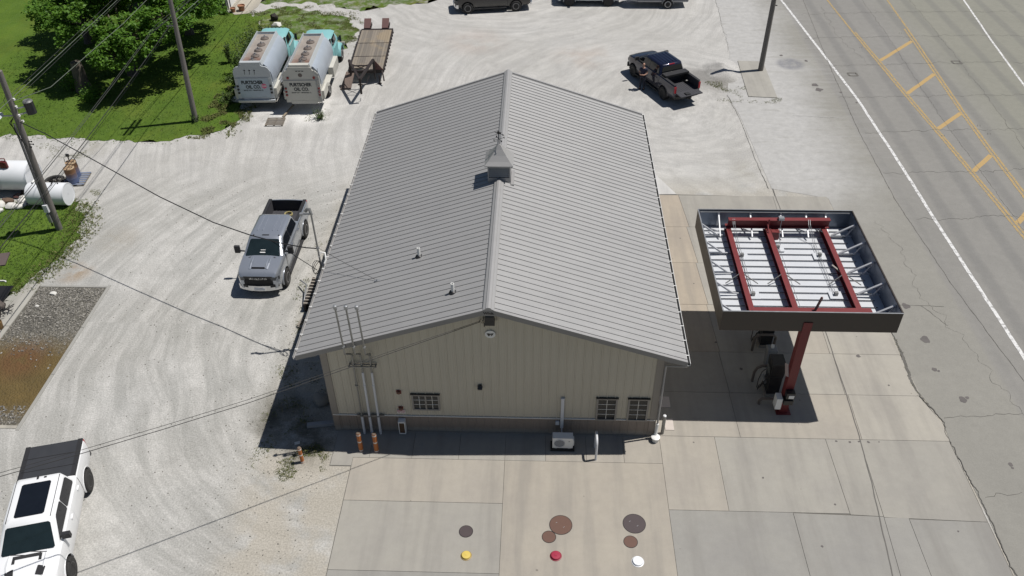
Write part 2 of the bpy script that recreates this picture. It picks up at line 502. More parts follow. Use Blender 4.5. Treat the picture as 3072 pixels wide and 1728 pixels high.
paint([(29.2, 60), (28.99, 45.5), (28.55, 37.35), (28.20, 32.08), (27.85, 26.54), (27.70, 22.7), (27.4, 10)], .13, M_yel, name='yellow_line')
paint([(28.44, 39.7), (28.32, 37.18), (28.0, 32.08), (27.65, 26.54), (27.50, 22.7), (27.2, 10)], .13, M_yel, name='yellow_line')
for a, b in (((24.98, 34.1), (28.28, 37.5)), ((25.18, 29.1), (27.95, 32.05)), ((25.42, 24.4), (27.62, 26.5)), ((25.7, 19.6), (27.4, 21.4)), ((26, 14.6), (27.3, 16))):
    paint([a, b], .27, M_yel2, .014, name='yellow_hatch_bar')
mbj = MB()
def crack(pts, w, seed=0.0, amp=.06, name='crack', parent=None, z=.018, step=.16):
    p = wobble(pts, step, amp, seed, 1.5)
    ws = [.75 * w * (.3 + 1.1 * abs(mnoise.noise(q * 3.1 + Vector((seed, 0, 5))))) for q in p]
    return MB().strip(p, ws, z).build(name, M_crack, parent or highway, fixn=False)
crack([(22.5, 60), (22.37, 45.5), (21.3, 33), (20.69, 24.1), (20.5, 16.4), (20.85, 9.4), (21.45, 3.3), (22, -15)], .06, 1, .02, name='road_joint')
crack([(27.2, 60), (26.9, 40), (26.2, 26), (26.0, 10)], .03, 2, .05)
crack([(31.2, 60), (30.6, 40), (30.2, 30), (29.6, 22)], .03, 3, .1)
crack([(24.0, 33.5), (23.2, 38.5), (23.4, 44)], .025, 33, .2)
for i, y in enumerate((47.5, 42.6, 38.0, 33.4, 28.6, 24.0, 19.5, 15.0)):
    crack([(20.7 + .3 * (i % 2), y - .15), (24.3, y + .1 * (i % 3)), (28.4, y + .35), (33, y + .6), (38, y + .5)], .05, 4 + i, .16)
crack([(17.5, 1.24), (18.9, 1.3), (20.6, 1.49)], .045, 21, .08)
crack([(17.6, -2.57), (18.4, -2.4), (19.0, -2.29)], .04, 22, .1)
crack([(17.0, 8.0), (18.9, 7.95), (19.9, 7.9)], .05, 23, .03)
crack([(18.9, 7.95), (19.6, 6.6)], .04, 24, .05)
crack([(18.9, 14.6), (19.4, 12), (19.1, 9), (20.2, 4.5), (20.6, 1.5), (20.3, -1.5), (20.5, -6)], .022, 25, .25)
crack([(14.9, 35.5), (15.45, 45.4)], .03, 26, .1); crack([(13.65, 28.7), (13.9, 25), (13.9, 20.7), (14.03, 17.6)], .05, 27, .03)
crack([(17.2, 26.0), (19.9, 25.7)], .03, 28, .05)
# ragged break between apron and shoulder
gp = wobble([(17.0, 6.6), (17.05, 5.0), (16.85, 3.2), (17.0, 2.2), (17.38, 1.1), (17.3, .2), (17.32, -1.6), (17.42, -3.2), (17.3, -4.9), (17.5, -7.5), (17.4, -14)], .08, .05, 31, 2.0)
gw = [.02 + .05 * abs(mnoise.noise(q * 1.2)) + (.10 * max(0, math.sin((q.y - 2) * .9)) if 2.2 < q.y < 6.4 else 0) for q in gp]
MB().strip(gp, gw, .028).build('crack', M_crack, highway, fixn=False)
# survey plates, oil stains
for i, (x, y) in enumerate(((22.5, 31.9), (30.1, 33.9))):
    mb = MB()
    for a, b in (((-.28, -.22), (.28, -.22)), ((.28, -.22), (.28, .22)), ((.28, .22), (-.28, .22)), ((-.28, .22), (-.28, -.22))):
        mb.strip([(x + a[0], y + a[1]), (x + b[0], y + b[1])], .13, .02 + .001 * (a[0] > 0))
    mb.build('loop_box_marking', M_joint, highway, fixn=False)
def blot(c, r, seed, mat, parent, z=.03, sy=1.0):
    vs = []
    for k in range(18):
        a = 2 * PI * k / 18; rr = r * (1 + .5 * mnoise.noise(Vector((math.cos(a) * 1.4, math.sin(a) * 1.4, seed))))
        vs.append((c[0] + rr * math.cos(a), c[1] + rr * math.sin(a) * sy, z))
    return MB().add(vs, [tuple(range(18))]).build('oil_stain', mat, parent, fixn=False)
M_oil = plain('old_oil', (.115, .105, .10), .8, var=.3)
for i, (x, y, r) in enumerate(((18.33, 5.68, .20), (18.05, 3.86, .11), (18.2, 3.78, .06), (18.59, 2.18, .16), (18.8, 2.3, .08), (18.21, 7.91, .17), (19.1, -1.05, .09), (19.1, -1.2, .05),
                               (19.6, 30.3, .22), (19.7, 29.6, .24), (18.4, 34.9, .12), (19.9, 34, .12), (21, 29.2, .1), (21.6, 27.8, .08))):
    blot((x, y), r, i * 1.7, M_oil, highway, .0145)
for i, (x, y) in enumerate(((24.3, 36.3), (27.9, 38.9), (28.2, 37.6), (25.5, 23.6), (28.1, 24.9), (28.3, 23.9))):
    mb = MB()
    for k in (-1, 1): mb.strip([(x + k * .07 - .05, y - .1), (x + k * .07 + .03, y + .1)], .03, .017)
    mb.build('paint_tick', M_joint, highway, fixn=False)

# ---- concrete apron in slabs
apron = thing('concrete_apron', None, None); struct(apron)
mb = MB()
mb.prism([(-6.02, -1.75), (-5.22, -1.75), (-5.22, -16), (17.25, -16), (17.28, 0), (17.3, 1), (16.85, 3), (16.95, 6.2), (16.95, 16.75), (9.0, 16.95), (7.9, 19.3), (7.6, 19.3), (6.0, 16.9), (6.0, -.1), (-6.0, -.1)], -.3, .006)
mb.build('slab_bed', M_joint, apron)
TAN = (.37, .322, .262); TAN2 = (.342, .316, .274); GRY = (.322, .308, .276); GRY2 = (.285, .277, .256); PALE = (.352, .332, .292)
def slab(poly, tint, z=.022):
    c = Vector((sum(p[0] for p in poly) / len(poly), sum(p[1] for p in poly) / len(poly)))
    q = []
    for p in poly:
        d = Vector(p) - c
        q.append((p[0] - .007 * (1 if d.x > 0 else -1), p[1] - .007 * (1 if d.y > 0 else -1)))
    o = MB().prism(q, -.2, z + random.uniform(-.002, .002)).build('slab', M_conc, apron)
    o.color = (*sc3(tint, random.uniform(.97, 1.03)), 1)
    return o
def rect(x0, x1, y0, y1): return [(x0, y0), (x1, y0), (x1, y1), (x0, y1)]
wx = [-6.0, -4.6, -3.0, -1.25, .48, 2.0, 3.52, 4.92, 6.33]
slab([(-6.0, -1.73), (-5.2, -1.73), (-5.2, -1.34), (-4.6, -1.34), (-4.6, 0), (-6.0, 0)], GRY)
for i in range(1, 8): slab(rect(wx[i], wx[i + 1], -1.34, 0), TAN2 if i > 4 else GRY)
slab(rect(-5.2, .48, -3.27, -1.34), TAN2); slab(rect(-5.2, .48, -6.05, -3.27), GRY); slab(rect(-5.2, .48, -16, -6.05), GRY2)
slab(rect(.48, 6.33, -6.2, -1.34), (.352, .322, .275)); slab(rect(.48, 6.33, -16, -6.2), GRY)
slab(rect(6.33, 8.43, -3.38, 0), TAN2); slab(rect(8.43, 12.62, -3.38, 0), GRY)
slab([(12.62, -3.42), (13.75, -3.47), (13.9, 0), (12.62, 0)], GRY); slab([(13.75, -3.5), (17.25, -3.6), (17.25, 0), (13.9, 0)], GRY)
slab(rect(6.33, 10.65, -16, -3.38), GRY2); slab([(10.65, -16), (12.9, -16), (13.75, -3.47), (10.65, -3.40)], GRY2)
slab([(12.9, -16), (14.55, -16), (14.6, -3.5), (13.75, -3.5)], GRY2); slab([(14.55, -16), (17.22, -16), (17.25, -3.6), (14.6, -3.55)], GRY2)
ys = [0, 2.33, 4.7, 7.8, 10.9, 13.9, 16.85]
for i in range(6):
    y0, y1 = ys[i], ys[i + 1]
    slab([(6.1, y0), (9.42 - .01 * y0, y0), (9.42 - .02 * y1, y1), (6.1, y1)], TAN if i > 1 else TAN2)
    slab([(9.42 - .01 * y0, y0), (14.0, y0), (14.1, y1), (9.42 - .02 * y1, y1)], (TAN2, PALE, TAN2, GRY, GRY, GRY)[i])
    xr = [17.28, 17.0, 16.92, 16.95, 16.95, 16.95, 16.95]
    if i == 0: slab([(14.0, 0), (17.3, 0), (17.3, 1.0), (16.9, 2.33), (14.1, 2.33)], PALE)
    else: slab([(14.0, y0), (xr[i], y0), (xr[i + 1], y1), (14.1, y1)], PALE if i < 3 else GRY)
slab([(7.6, 16.9), (9.0, 16.95), (7.9, 19.3), (7.6, 19.3)], (.52, .515, .50))
p = wobble([(14.25, 17.6), (14.2, 8), (14.17, 6.07), (14.05, 2.32), (13.92, -.09), (13.73, -2.34), (13.33, -5.76), (12.9, -14)], .3, .012, 3)
MB().strip(p, .04, .0275).build('sealed_joint', M_seal, apron, fixn=False)
for i, (x, y, r) in enumerate(((15.15, 4.58, .12), (15.9, 2.9, .05), (11.32, -4.72, .06), (13.0, -.1, .06), (13.5, -.14, .07), (13.85, -.1, .05), (14.2, -.12, .07), (14.6, -.1, .04), (9.9, -1.9, .05), (8.9, 9.3, .05), (8.7, 12.9, .05), (16.1, -4.0, .05), (12.2, -3.0, .05), (10.1, 3.7, .09), (9.3, 5.3, .07), (7.6, -.3, .04))):
    blot((x, y), r * .75, i * 2.3 + 40, M_oil, apron, .0262)
# ---- small raised slab round the right pole
isl = MB().prism([(14.95, 28.5), (16.75, 28.35), (16.9, 33.8), (15.2, 33.9), (15.05, 31)], -.2, .05).build('pole_slab', M_conc)
isl.color = (.345, .332, .298, 1); struct(isl)
mb = MB(); n = 14
vs = []; fs = []
for i in range(n + 1):
    for j in range(n + 1):
        u, w2 = i / n, j / n; x = 12.6 + 2.6 * u; y = 30.4 + 4.2 * w2
        d = max(0, 1 - math.hypot((u - .5) * 2, (w2 - .5) * 2))
        vs.append((x, y, .002 + .42 * d ** 1.2 * (1 + .5 * mnoise.noise(Vector((x, y, 0)) * 2)) - .01 * (d == 0)))
for i in range(n):
    for j in range(n): fs.append((i * (n + 1) + j, (i + 1) * (n + 1) + j, (i + 1) * (n + 1) + j + 1, i * (n + 1) + j + 1))
mb.add(vs, fs); struct(mb.build('dirt_mound', M_gravel, None, 60))
# ---- pit of coarse gravel with a kerb
t = NT('stained_gravel'); v = t.pos(); xyz = t.sep(v)
g = t.voro(v, 12); n1 = t.noise(v, 1.6, 5, .7)
col = t.mix(t.step(g, .0, .6), (.34, .32, .28), (.11, .105, .09))
f = t.math('MULTIPLY', t.step(t.math('ADD', xyz[1], t.math('MULTIPLY', n1, 2.2)), 6.6, 4.6), t.step(t.math('SUBTRACT', xyz[1], n1), -.9, .7))
col = t.mix(t.math('MULTIPLY', f, .93), col, t.mix(t.noise(v, 1.1, 4), (.075, .055, .018), (.155, .105, .035)))
f2 = t.math('MULTIPLY', t.spot(xyz, (-20.3, 3.5), .1, 1.7), t.step(n1, .2, .55))
col = t.mix(t.math('MULTIPLY', f2, .75), col, (.125, .058, .028))
f3 = t.math('MULTIPLY', t.spot(xyz, (-20.8, 6.0), .3, 1.7), t.step(n1, .35, .6))
col = t.mix(t.math('MULTIPLY', f3, .7), col, (.085, .08, .07))
t.bump(g, .9, .05)
M_pit = t.fin(col, .9, 0, .25)
pit = MB(); pit.add([(-21.8, -.1, .008), (-18.6, -.1, .008), (-18.6, 8.4, .008), (-21.8, 8.4, .008)], [(0, 1, 2, 3)])
pit = struct(pit.build('stained_gravel_bed', M_pit))
M_stone = NT('stone'); t = M_stone; v = t.obj(); rnd = t.n('ShaderNodeNewGeometry').outputs['Random Per Island']
M_stone = t.fin(t.mix(rnd, (.11, .105, .095), (.33, .315, .28)), .9)
mb = MB()
for i in range(1500):
    x = random.uniform(-21.7, -18.7); y = 8.3 - abs(random.gauss(0, 1.7)) if i < 1250 else random.uniform(0, .9)
    if y < 0: continue
    mb.rock((x, y, .02), random.uniform(.02, .055), i, (1, random.uniform(.5, 1), .5), sub=0 if False else 1) if i < 60 else mb.box((x, y, .02), (random.uniform(.03, .1), random.uniform(.02, .06), .04), 0, 0, Matrix.Rotation(random.uniform(0, 6), 3, (random.random(), random.random(), 1)))
tag(mb.build('loose_stones', M_stone), kind='stuff')
kerb = thing('kerb', None, None); struct(kerb)
for i in range(3):
    y0, y1 = (-.35, 2.7, 5.6)[i], (2.7, 5.6, 8.6)[i]
    o = MB().bb(-18.6, -18.46, y0 + .01, y1 - .01, -.1, .022).build('kerb_section', M_conc, kerb); o.color = (.33, .325, .30, 1)
    o = MB().prism([(-22.75 + .12 * i, y0 + .01), (-21.8, y0 + .01), (-21.8, y1 - .01), (-22.75 + .12 * i, y1 - .01)], -.1, .05).build('kerb_section', M_conc, kerb); o.color = (.36, .35, .315, 1)
o = MB().bb(-21.79, -18.61, 8.41, 8.52, -.1, .022).build('kerb_section', M_conc, kerb); o.color = (.32, .315, .29, 1)
o = MB().bb(-22.7, -18.61, -.26, -.11, -.1, .025).build('kerb_section', M_conc, kerb); o.color = (.38, .36, .31, 1)
o = MB().prism([(-27, 4.8), (-22.7, 5.6), (-22.5, 7.9), (-23.0, 7.6), (-27, 6.9)], -.1, .03).build('kerb_section', M_conc, kerb); o.color = (.35, .345, .31, 1)

# ---- grass tufts as real geometry
t = NT('grass_blade'); rnd = t.n('ShaderNodeNewGeometry').outputs['Random Per Island']
M_blade = t.fin(t.mix(rnd, (.05, .105, .014), (.13, .20, .04)), .7, 0, .3)
t = NT('weed_blade'); rnd = t.n('ShaderNodeNewGeometry').outputs['Random Per Island']
M_weed = t.fin(t.mix(rnd, (.075, .115, .025), (.22, .21, .085)), .8, 0, .2)
def inside(p, poly):
    c = False; n = len(poly); j = n - 1
    for i in range(n):
        xi, yi = poly[i]; xj, yj = poly[j]
        if (yi > p[1]) != (yj > p[1]) and p[0] < (xj - xi) * (p[1] - yi) / (yj - yi) + xi: c = not c
        j = i
    return c
def edge_dist(p, poly):
    best = 9e9; P_ = Vector(p)
    for i in range(len(poly)):
        a = Vector(poly[i]); b = Vector(poly[(i + 1) % len(poly)]); d = b - a
        tt = max(0, min(1, (P_ - a).dot(d) / d.length_squared))
        best = min(best, (P_ - a - d * tt).length)
    return best
def tuft(mb, x, y, h, k=4, w=.03):
    w = min(w, h * .45)
    for _ in range(k):
        a = random.uniform(0, 2 * PI); dx, dy = math.cos(a), math.sin(a); l = h * random.uniform(.4, 1)
        bx, by = x + random.uniform(-.05, .05), y + random.uniform(-.05, .05)
        mb.add([(bx - dy * w / 2, by + dx * w / 2, .005), (bx + dy * w / 2, by - dx * w / 2, .005), (bx + dx * l * .7, by + dy * l * .7, .01 + h * random.uniform(.5, 1))], [(0, 1, 2)])
def scatter(poly, box, n, hmin, hmax, mb, spread=.35, clump=0.0):
    c = 0; tries = 0
    while c < n and tries < n * 12:
        tries += 1
        x = random.uniform(box[0], box[1]); y = random.uniform(box[2], box[3])
        ins = inside((x, y), poly)
        if not ins and (edge_dist((x, y), poly) > spread * random.random() ** 1.5 * 2): continue
        if clump and mnoise.noise(Vector((x, y, 0)) * 1.1) < clump * random.random(): continue
        tuft(mb, x, y, random.uniform(hmin, hmax), random.choice((3, 4)), random.uniform(.025, .05)); c += 1
mb = MB()
scatter(LAWN, (-36, -16.5, 21.8, 43), 15000, .04, .10, mb, .4)
scatter(LOW, (-29, -21.3, 6.8, 15.9), 5000, .05, .12, mb, .35)
tag(mb.build('grass', M_blade, fixn=False), kind='stuff')
mb = MB()
scatter(WEEDY, (-21.5, -11.5, 30, 44), 8000, .03, .09, mb, .7, .1)
scatter(LAWN, (-19.5, -16.3, 22.5, 31), 2500, .06, .18, mb, .6, .1)
scatter(SPARSE, (-21, -4, 42.5, 46), 900, .02, .05, mb, .3, .2)
EDGE = [(-22.2, 8.2), (-21.7, 9.6), (-21.3, 11.4), (-21.4, 13.4), (-22.3, 15.2), (-23.4, 15.4), (-22.6, 13.8), (-22.1, 12), (-22.3, 9.6), (-22.9, 8)]
scatter(EDGE, (-24, -20.8, 7.8, 16), 1500, .05, .13, mb, .35)
for poly, bx, n, cl in (([(-9.4, -2.0), (-7.0, -2.0), (-6.2, 0), (-6.2, 9), (-9.3, 9.2)], (-9.8, -6.1, -2.4, 9.3), 1500, .45),
                        ([(-7.6, -2.3), (-6.2, -1.9), (-6.1, -.6), (-7.5, -.8)], (-8, -6, -2.5, -.4), 700, .15),
                        ([(-9.2, 7.6), (-7.2, 7.6), (-7.2, 12), (-9.2, 12)], (-9.7, -7, 7, 12.5), 500, .4),
                        ([(13.2, 28), (14.9, 28.2), (15.1, 31), (14.6, 33.8), (13.6, 33.4), (12.7, 30)], (12.3, 15.2, 27.4, 34), 900, .45),
                        ([(14.9, 27.7), (17, 27.9), (17, 28.4), (14.9, 28.4)], (14.8, 17.1, 27.6, 28.4), 160, .2),
                        ([(-12.9, 24.9), (-11.6, 24.9), (-11.6, 26), (-12.9, 26)], (-13, -11.5, 24.8, 26), 130, .0),
                        ([(-28, 20.2), (-24.5, 20.3), (-24.8, 21.8), (-28, 21.6)], (-28.2, -24.4, 20, 22), 250, .4),
                        ([(-23.8, 14.9), (-22.2, 15), (-22.4, 16.6), (-23.8, 16.6)], (-23.8, -22, 14.8, 16.8), 160, .3)):
    scatter(poly, bx, n, .02, .07, mb, .25, cl)
for q in gp:
    if 1.8 < q.y < 6.8 and random.random() < .5: tuft(mb, q.x + random.uniform(-.05, .05), q.y, .06, 3)
tag(mb.build('weeds', M_weed, fixn=False), kind='stuff')
# pebbles on the lot
mb = MB()
for i in range(2600):
    x = random.uniform(-18, -5.5); y = random.uniform(-9, 18)
    if x > -10 or random.random() < .35:
        if -6.2 < x: continue
        s = random.uniform(.012, .032)
        mb.box((x, y, .006), (s * 1.6, s, s), 0, 0, Matrix.Rotation(random.uniform(0, 6), 3, (random.random(), random.random(), 1)))
tag(mb.build('pebbles', M_stone, fixn=False), kind='stuff')
# ================================================================ METAL BUILDING
HW = 6.095; LEN = 17.17; OG = .478; EX = 6.815; ZE = 4.387; ZR = 6.671
KS = (ZR - ZE) / EX
SL = math.hypot(EX, ZR - ZE); SA = math.atan2(ZR - ZE, EX)
t = NT('roof_metal'); v = t.obj(); g = t.n('ShaderNodeNewGeometry')
f = t.noise(t.pos(), .6, 5, .65)
col = t.mix(f, (.352, .349, .344), (.395, .392, .386))
col = t.mix(t.math('MULTIPLY', t.step(t.noise(t.map(t.pos(), (.5, 6, .5)), 1, 4, .7), .52, .8), .3), col, (.245, .24, .23))
rr = t.n('ShaderNodeObjectInfo').outputs['Random']
col = t.mix(t.math('MULTIPLY', rr, .10), col, (.28, .275, .265))
st_ = t.noise(t.map(t.pos(), (.7, 9, .7)), 1, 5, .7)
col = t.mix(t.math('MULTIPLY', t.step(st_, .55, .8), .25), col, (.25, .24, .225))
M_roof = t.fin(col, t.math('MULTIPLY_ADD', t.noise(t.pos(), 1.5, 3), .16, .40), .24, .5)
M_rib = plain('roof_rib_shade', (.29, .287, .28), .7, var=.25)  # darker tone standing in for shade along the roof ribs
M_ridge = plain('ridge_metal', (.335, .33, .325), .4, .1, var=.06)
t = NT('wall_steel'); v = t.pos(); xyz = t.sep(v)
rr = t.n('ShaderNodeObjectInfo').outputs['Random']
col = t.mix(t.noise(v, .7, 4), (.475, .438, .355), (.535, .495, .405))
col = t.mix(t.math('MULTIPLY', rr, .12), col, (.40, .37, .30))
col = t.mix(t.math('MULTIPLY', t.step(t.noise(t.map(v, (5, 5, .5)), 1, 5, .7), .5, .75), .18), col, (.33, .30, .24))
M_wall = t.fin(col, .55)
t = NT('wainscot_steel'); v = t.pos(); xyz = t.sep(v)
col = t.mix(t.noise(v, .8, 4), (.215, .178, .150), (.255, .212, .180))
col = t.mix(t.math('MULTIPLY', t.step(t.math('MULTIPLY_ADD', t.noise(v, 4, 5, .7), -.35, xyz[2]), .18, -.05), .55), col, (.33, .31, .27))
M_wains = t.fin(col, .58)
M_trim = plain('trim_taupe', (.26, .235, .205), .5, var=.06)
M_fascia = plain('fascia_grey', (.235, .228, .22), .5, var=.06)
M_frame = plain('window_frame', (.27, .25, .225), .5)
M_white = plain('white_paint', (.72, .72, .70), .45, var=.06)
M_galv = plain('galvanised', (.36, .37, .38), .42, .6, var=.18, scale=6)
M_black = plain('black_paint', (.018, .018, .019), .4, var=.2)
M_dark = plain('dark_interior', (.012, .012, .013), .8)
M_glass = plain('window_glass', (.035, .036, .036), .12, var=.3, scale=1.2, spec=.3)
M_mull = plain('muntin_white', (.78, .76, .71), .5)
M_pvc = plain('pvc_grey_white', (.60, .61, .63), .4, var=.05)
M_steelpipe = plain('dull_steel_pipe', (.26, .26, .25), .45, .5, var=.2)
M_red = plain('red_primer', (.165, .022, .023), .55, var=.18)
M_wood = plain('weathered_wood', (.25, .225, .19), .85, var=.3, scale=4)

bld = thing('metal_building', 'long beige steel building with grey ribbed metal gable roof and brown wainscot', 'building')
def rib_profile(w, ribs, h, minor=(), mh=.004, wr=.016, back=.03):
    pts = []
    allr = sorted([(r, h, wr) for r in ribs] + [(r, mh, .012) for r in minor])
    pts.append((0, 0))
    for r, hh, ww in allr:
        pts += [(r - ww * 1.5 + .0, 0), (r - ww, hh), (r + ww, hh), (r + ww * 1.5, 0)]
    pts.append((w, 0)); pts += [(w, -back), (0, -back)]
    return pts
# structural core
mb = MB()
c = HW - .06
sec = lambda y: [(-c, y, 0), (c, y, 0), (c, y, ZR - KS * c - .2), (0, y, ZR - .2), (-c, y, ZR - KS * c - .2)]
mb.loft([sec(.05), sec(LEN - .05)])
mb.build('inner_wall', M_dark, bld)
# front and rear gable sheets, 0.914 m wide
xs = []
x = -HW + .22
while x < HW - .22:
    xs.append((x, min(x + .914, HW - .22))); x += .914
def gable_sheet(x0, x1, z0, top, mat, name, y=0.0, sgn=-1, h=.018):
    w = x1 - x0
    ribs = [r for r in (.04, .345, .65) if r < w - .03]
    minor = [r for r in (.14, .24, .45, .55, .75, .84) if r < w - .02]
    pr = rib_profile(w, ribs, h, minor, .004)
    lo = [(x0 + u, y + sgn * d, z0) for u, d in pr]
    hi = [(x0 + u, y + sgn * d, (ZR - .14 - KS * abs(x0 + u)) if top is None else top) for u, d in pr]
    return MB().loft([lo, hi]).build(name, mat, bld)
for x0, x1 in xs:
    gable_sheet(x0, x1, .945, None, M_wall, 'wall_panel')
    gable_sheet(x0, x1, .06, .90, M_wains, 'wainscot_panel', -.004)
    gable_sheet(x0, x1, .06, None, M_wall, 'wall_panel', LEN, 1)
# side sheets (shared meshes)
pr = rib_profile(.904, (.04, .345, .65), .018)
for sgn in (-1, 1):
    up = MB().loft([[(sgn * (HW + d), u, .945) for u, d in pr], [(sgn * (HW + d), u, ZR - KS * HW - .12) for u, d in pr]]).mesh('wall_panel', M_wall)
    lo = MB().loft([[(sgn * (HW + .004 + d), u, .06) for u, d in pr], [(sgn * (HW + .004 + d), u, .90) for u, d in pr]]).mesh('wainscot_panel', M_wains)
    for i in range(19):
        link('wall_panel', up, bld).location = (0, i * .9037, 0)
        link('wainscot_panel', lo, bld).location = (0, i * .9037, 0)
    MB().bb(sgn * (HW - .02), sgn * (HW + .035), 0, LEN, .902, .943).build('trim_strip', M_mull, bld)
    # corner trims
    for y in (0, LEN):
        yy = (-.032, .2) if y == 0 else (LEN - .2, LEN + .032)
        mb = MB(); mb.bb(sgn * (HW - .22), sgn * (HW + .03), yy[0], .0 if y == 0 else LEN - .0001, .945, ZR - KS * HW - .13) if y == 0 else None
        mb.bb(sgn * (HW + .001), sgn * (HW + .032), yy[0] + .002, yy[1], .02, ZR - KS * HW - .13)
        mb.build('corner_trim', M_trim, bld)
    MB().bb(sgn * (HW - .22), sgn * (HW + .029), -.030, -.0, .02, .944).build('corner_trim', M_wains, bld)
    # soffits
    MB().loft([[(sgn * (HW - .02), y, ZE + .02), (sgn * (EX - .03), y, ZE - .16), (sgn * (EX - .03), y, ZE - .12), (sgn * (HW - .02), y, ZE - .02 + KS * .7)] for y in (-OG + .01, LEN + OG - .01)]).build('soffit', M_fascia, bld)
MB().bb(-HW, HW, -.05, -.001, .902, .930).build('trim_strip', M_mull, bld)
MB().bb(-HW - .02, HW + .02, -.045, .0, .0, .058).build('base_trim', M_trim, bld)
# roof: 20 sheets a side, meshes shared
NP = 20; PW = (LEN + 2 * OG) / NP
for sgn in (-1, 1):
    ribs = [PW * (k + .5) / 3 for k in range(3)]
    minor = [PW * (k + a) / 3 for k in range(3) for a in (.1, .27, .73, .9)]
    pr = rib_profile(PW, ribs, .026, minor, .005, .008, .045)
    nx, nz = sgn * math.sin(SA), math.cos(SA)
    mb = MB()
    lo = [(nx * d, u, ZR + nz * d) for u, d in pr]
    hi = [(sgn * EX + nx * d, u, ZE + nz * d) for u, d in pr]
    mb.loft([lo, hi])
    me = mb.mesh('roof_panel', [M_roof, M_rib])
    # shade on the flanks of the high ribs, painted with a darker material
    for p_ in me.polygons:
        if abs(p_.normal.y) > .9 and .0 < p_.center.z and p_.area > .1 and p_.area < .3: p_.material_index = 1
    for i in range(NP):
        link('roof_panel', me, bld).location = (0, -OG + i * PW, 0)
    MB().loft([[(0, y, ZR - .05), (sgn * (EX - .01), y, ZE - .05), (sgn * (EX - .01), y, ZE - .12), (0, y, ZR - .13)] for y in (-OG + .02, LEN + OG - .02)]).build('roof_deck', M_dark, bld)
    for y0, y1 in ((-OG - .03, -OG + .02), (LEN + OG - .02, LEN + OG + .03)):
        MB().loft([[(0, y, ZR + .02), (sgn * (EX + .01), y, ZE + .02), (sgn * (EX + .01), y, ZE - .17), (0, y, ZR - .17)] for y in (y0, y1)]).build('rake_trim', M_fascia, bld)
        MB().loft([[(0, y, ZR + .045), (sgn * (EX + .01), y, ZE + .045), (sgn * (EX + .01), y, ZE + .0201), (0, y, ZR + .0201)] for y in ((y0, y1 + .06) if y0 < 0 else (y0 - .06, y1))]).build('rake_cap', M_ridge, bld)
    # gutter
    g0, g1 = EX + .005, EX + .115
    mb = MB()
    U = [(g0, ZE - .02), (g0, ZE - .13), (g0 + .02, ZE - .14), (g1 - .02, ZE - .14), (g1, ZE - .11), (g1, ZE - .02), (g1 - .015, ZE - .02), (g1 - .015, ZE - .10), (g1 - .03, ZE - .125), (g0 + .03, ZE - .125), (g0 + .012, ZE - .11), (g0 + .012, ZE - .02)]
    mb.loft([[(sgn * a, y, b) for a, b in U] for y in (-OG - .02, LEN + OG + .02)])
    gut = mb.build('gutter', M_white if sgn > 0 else M_ridge, bld)
    MB().bb(sgn * (g0 + .03), sgn * (g1 - .022), -OG, LEN + OG, ZE - .12, ZE - .045).build('gutter_shade', M_dark, gut) if sgn > 0 else None  # added dark strip, paints the shade inside the right gutter
    st = MB().bb(sgn * (g0 - .02), sgn * (g1 + .004), -.018, .018, ZE - .018, ZE - .006).mesh('strap', M_white)
    for i in range(24): link('strap', st, gut).location = (0, i * .77 - .1, 0)
rc = MB()
rc.loft([[(-.20, y, ZR + .045 - KS * .20), (-.18, y, ZR + .065 - KS * .18), (-.1, y, ZR + .05), (-.08, y, ZR + .085), (0, y, ZR + .11), (.08, y, ZR + .085), (.1, y, ZR + .05), (.18, y, ZR + .065 - KS * .18), (.20, y, ZR + .045 - KS * .20), (0, y, ZR - .02)] for y in (-OG - .035, 7.55)])
rc.build('ridge_cap', M_ridge, bld)
rc = MB()
rc.loft([[(-.20, y, ZR + .045 - KS * .20), (-.18, y, ZR + .065 - KS * .18), (-.1, y, ZR + .05), (-.08, y, ZR + .085), (0, y, ZR + .11), (.08, y, ZR + .085), (.1, y, ZR + .05), (.18, y, ZR + .065 - KS * .18), (.20, y, ZR + .045 - KS * .20), (0, y, ZR - .02)] for y in (8.45, LEN + OG + .035)])
rc.build('ridge_cap', M_ridge, bld)
# peak plate with word, gable light hood, oval emblem
MB().add([(-.22, -OG - .036, ZR - .03), (.22, -OG - .036, ZR - .03), (.22, -OG - .036, ZR - .245), (-.22, -OG - .036, ZR - .245),
          (-.22, -OG, ZR - .03), (.22, -OG, ZR - .03), (.22, -OG, ZR - .245), (-.22, -OG, ZR - .245)],
         [(0, 1, 2, 3), (4, 7, 6, 5), (0, 4, 5, 1), (1, 5, 6, 2), (2, 6, 7, 3), (3, 7, 4, 0)]).build('peak_plate', M_fascia, bld)
lettering('Wick', .135, M_black, bld, (0, -OG - .042, ZR - .135), (PI / 2, 0, 0), .004, sx=1.15)
mb = MB(); mb.loft([[(-.10, -.02, 6.27), (.10, -.02, 6.27), (.10, -.12, 6.27), (-.10, -.12, 6.27)], [(-.15, -.02, 6.12), (.15, -.02, 6.12), (.15, -.22, 6.10), (-.15, -.22, 6.10)], [(-.18, -.02, 5.76), (.18, -.02, 5.76), (.18, -.26, 5.76), (-.18, -.26, 5.76)]])
mb.build('light_hood', M_black, bld)
mb = MB(); n = 28
mb.loft([[(.18 * math.cos(2 * PI * k / n), y, 5.17 + .17 * math.sin(2 * PI * k / n)) for k in range(n)] for y in (-.02, -.05)])
emb = mb.build('oval_emblem', M_white, bld)
mb = MB()
for poly in ([(-.125, .05), (-.02, .05), (.0, .01), (.012, .03), (-.03, -.075), (-.065, -.075)], [(.125, .05), (.06, .05), (.02, -.04), (.035, -.075), (.07, -.04)], [(.02, .06), (.05, .04), (.01, -.03), (-.0, -.0)]):
    mb.loft([[(a, y, 5.17 + b) for a, b in poly] for y in (-.051, -.056)])
mb.build('emblem_mark', M_black, emb)
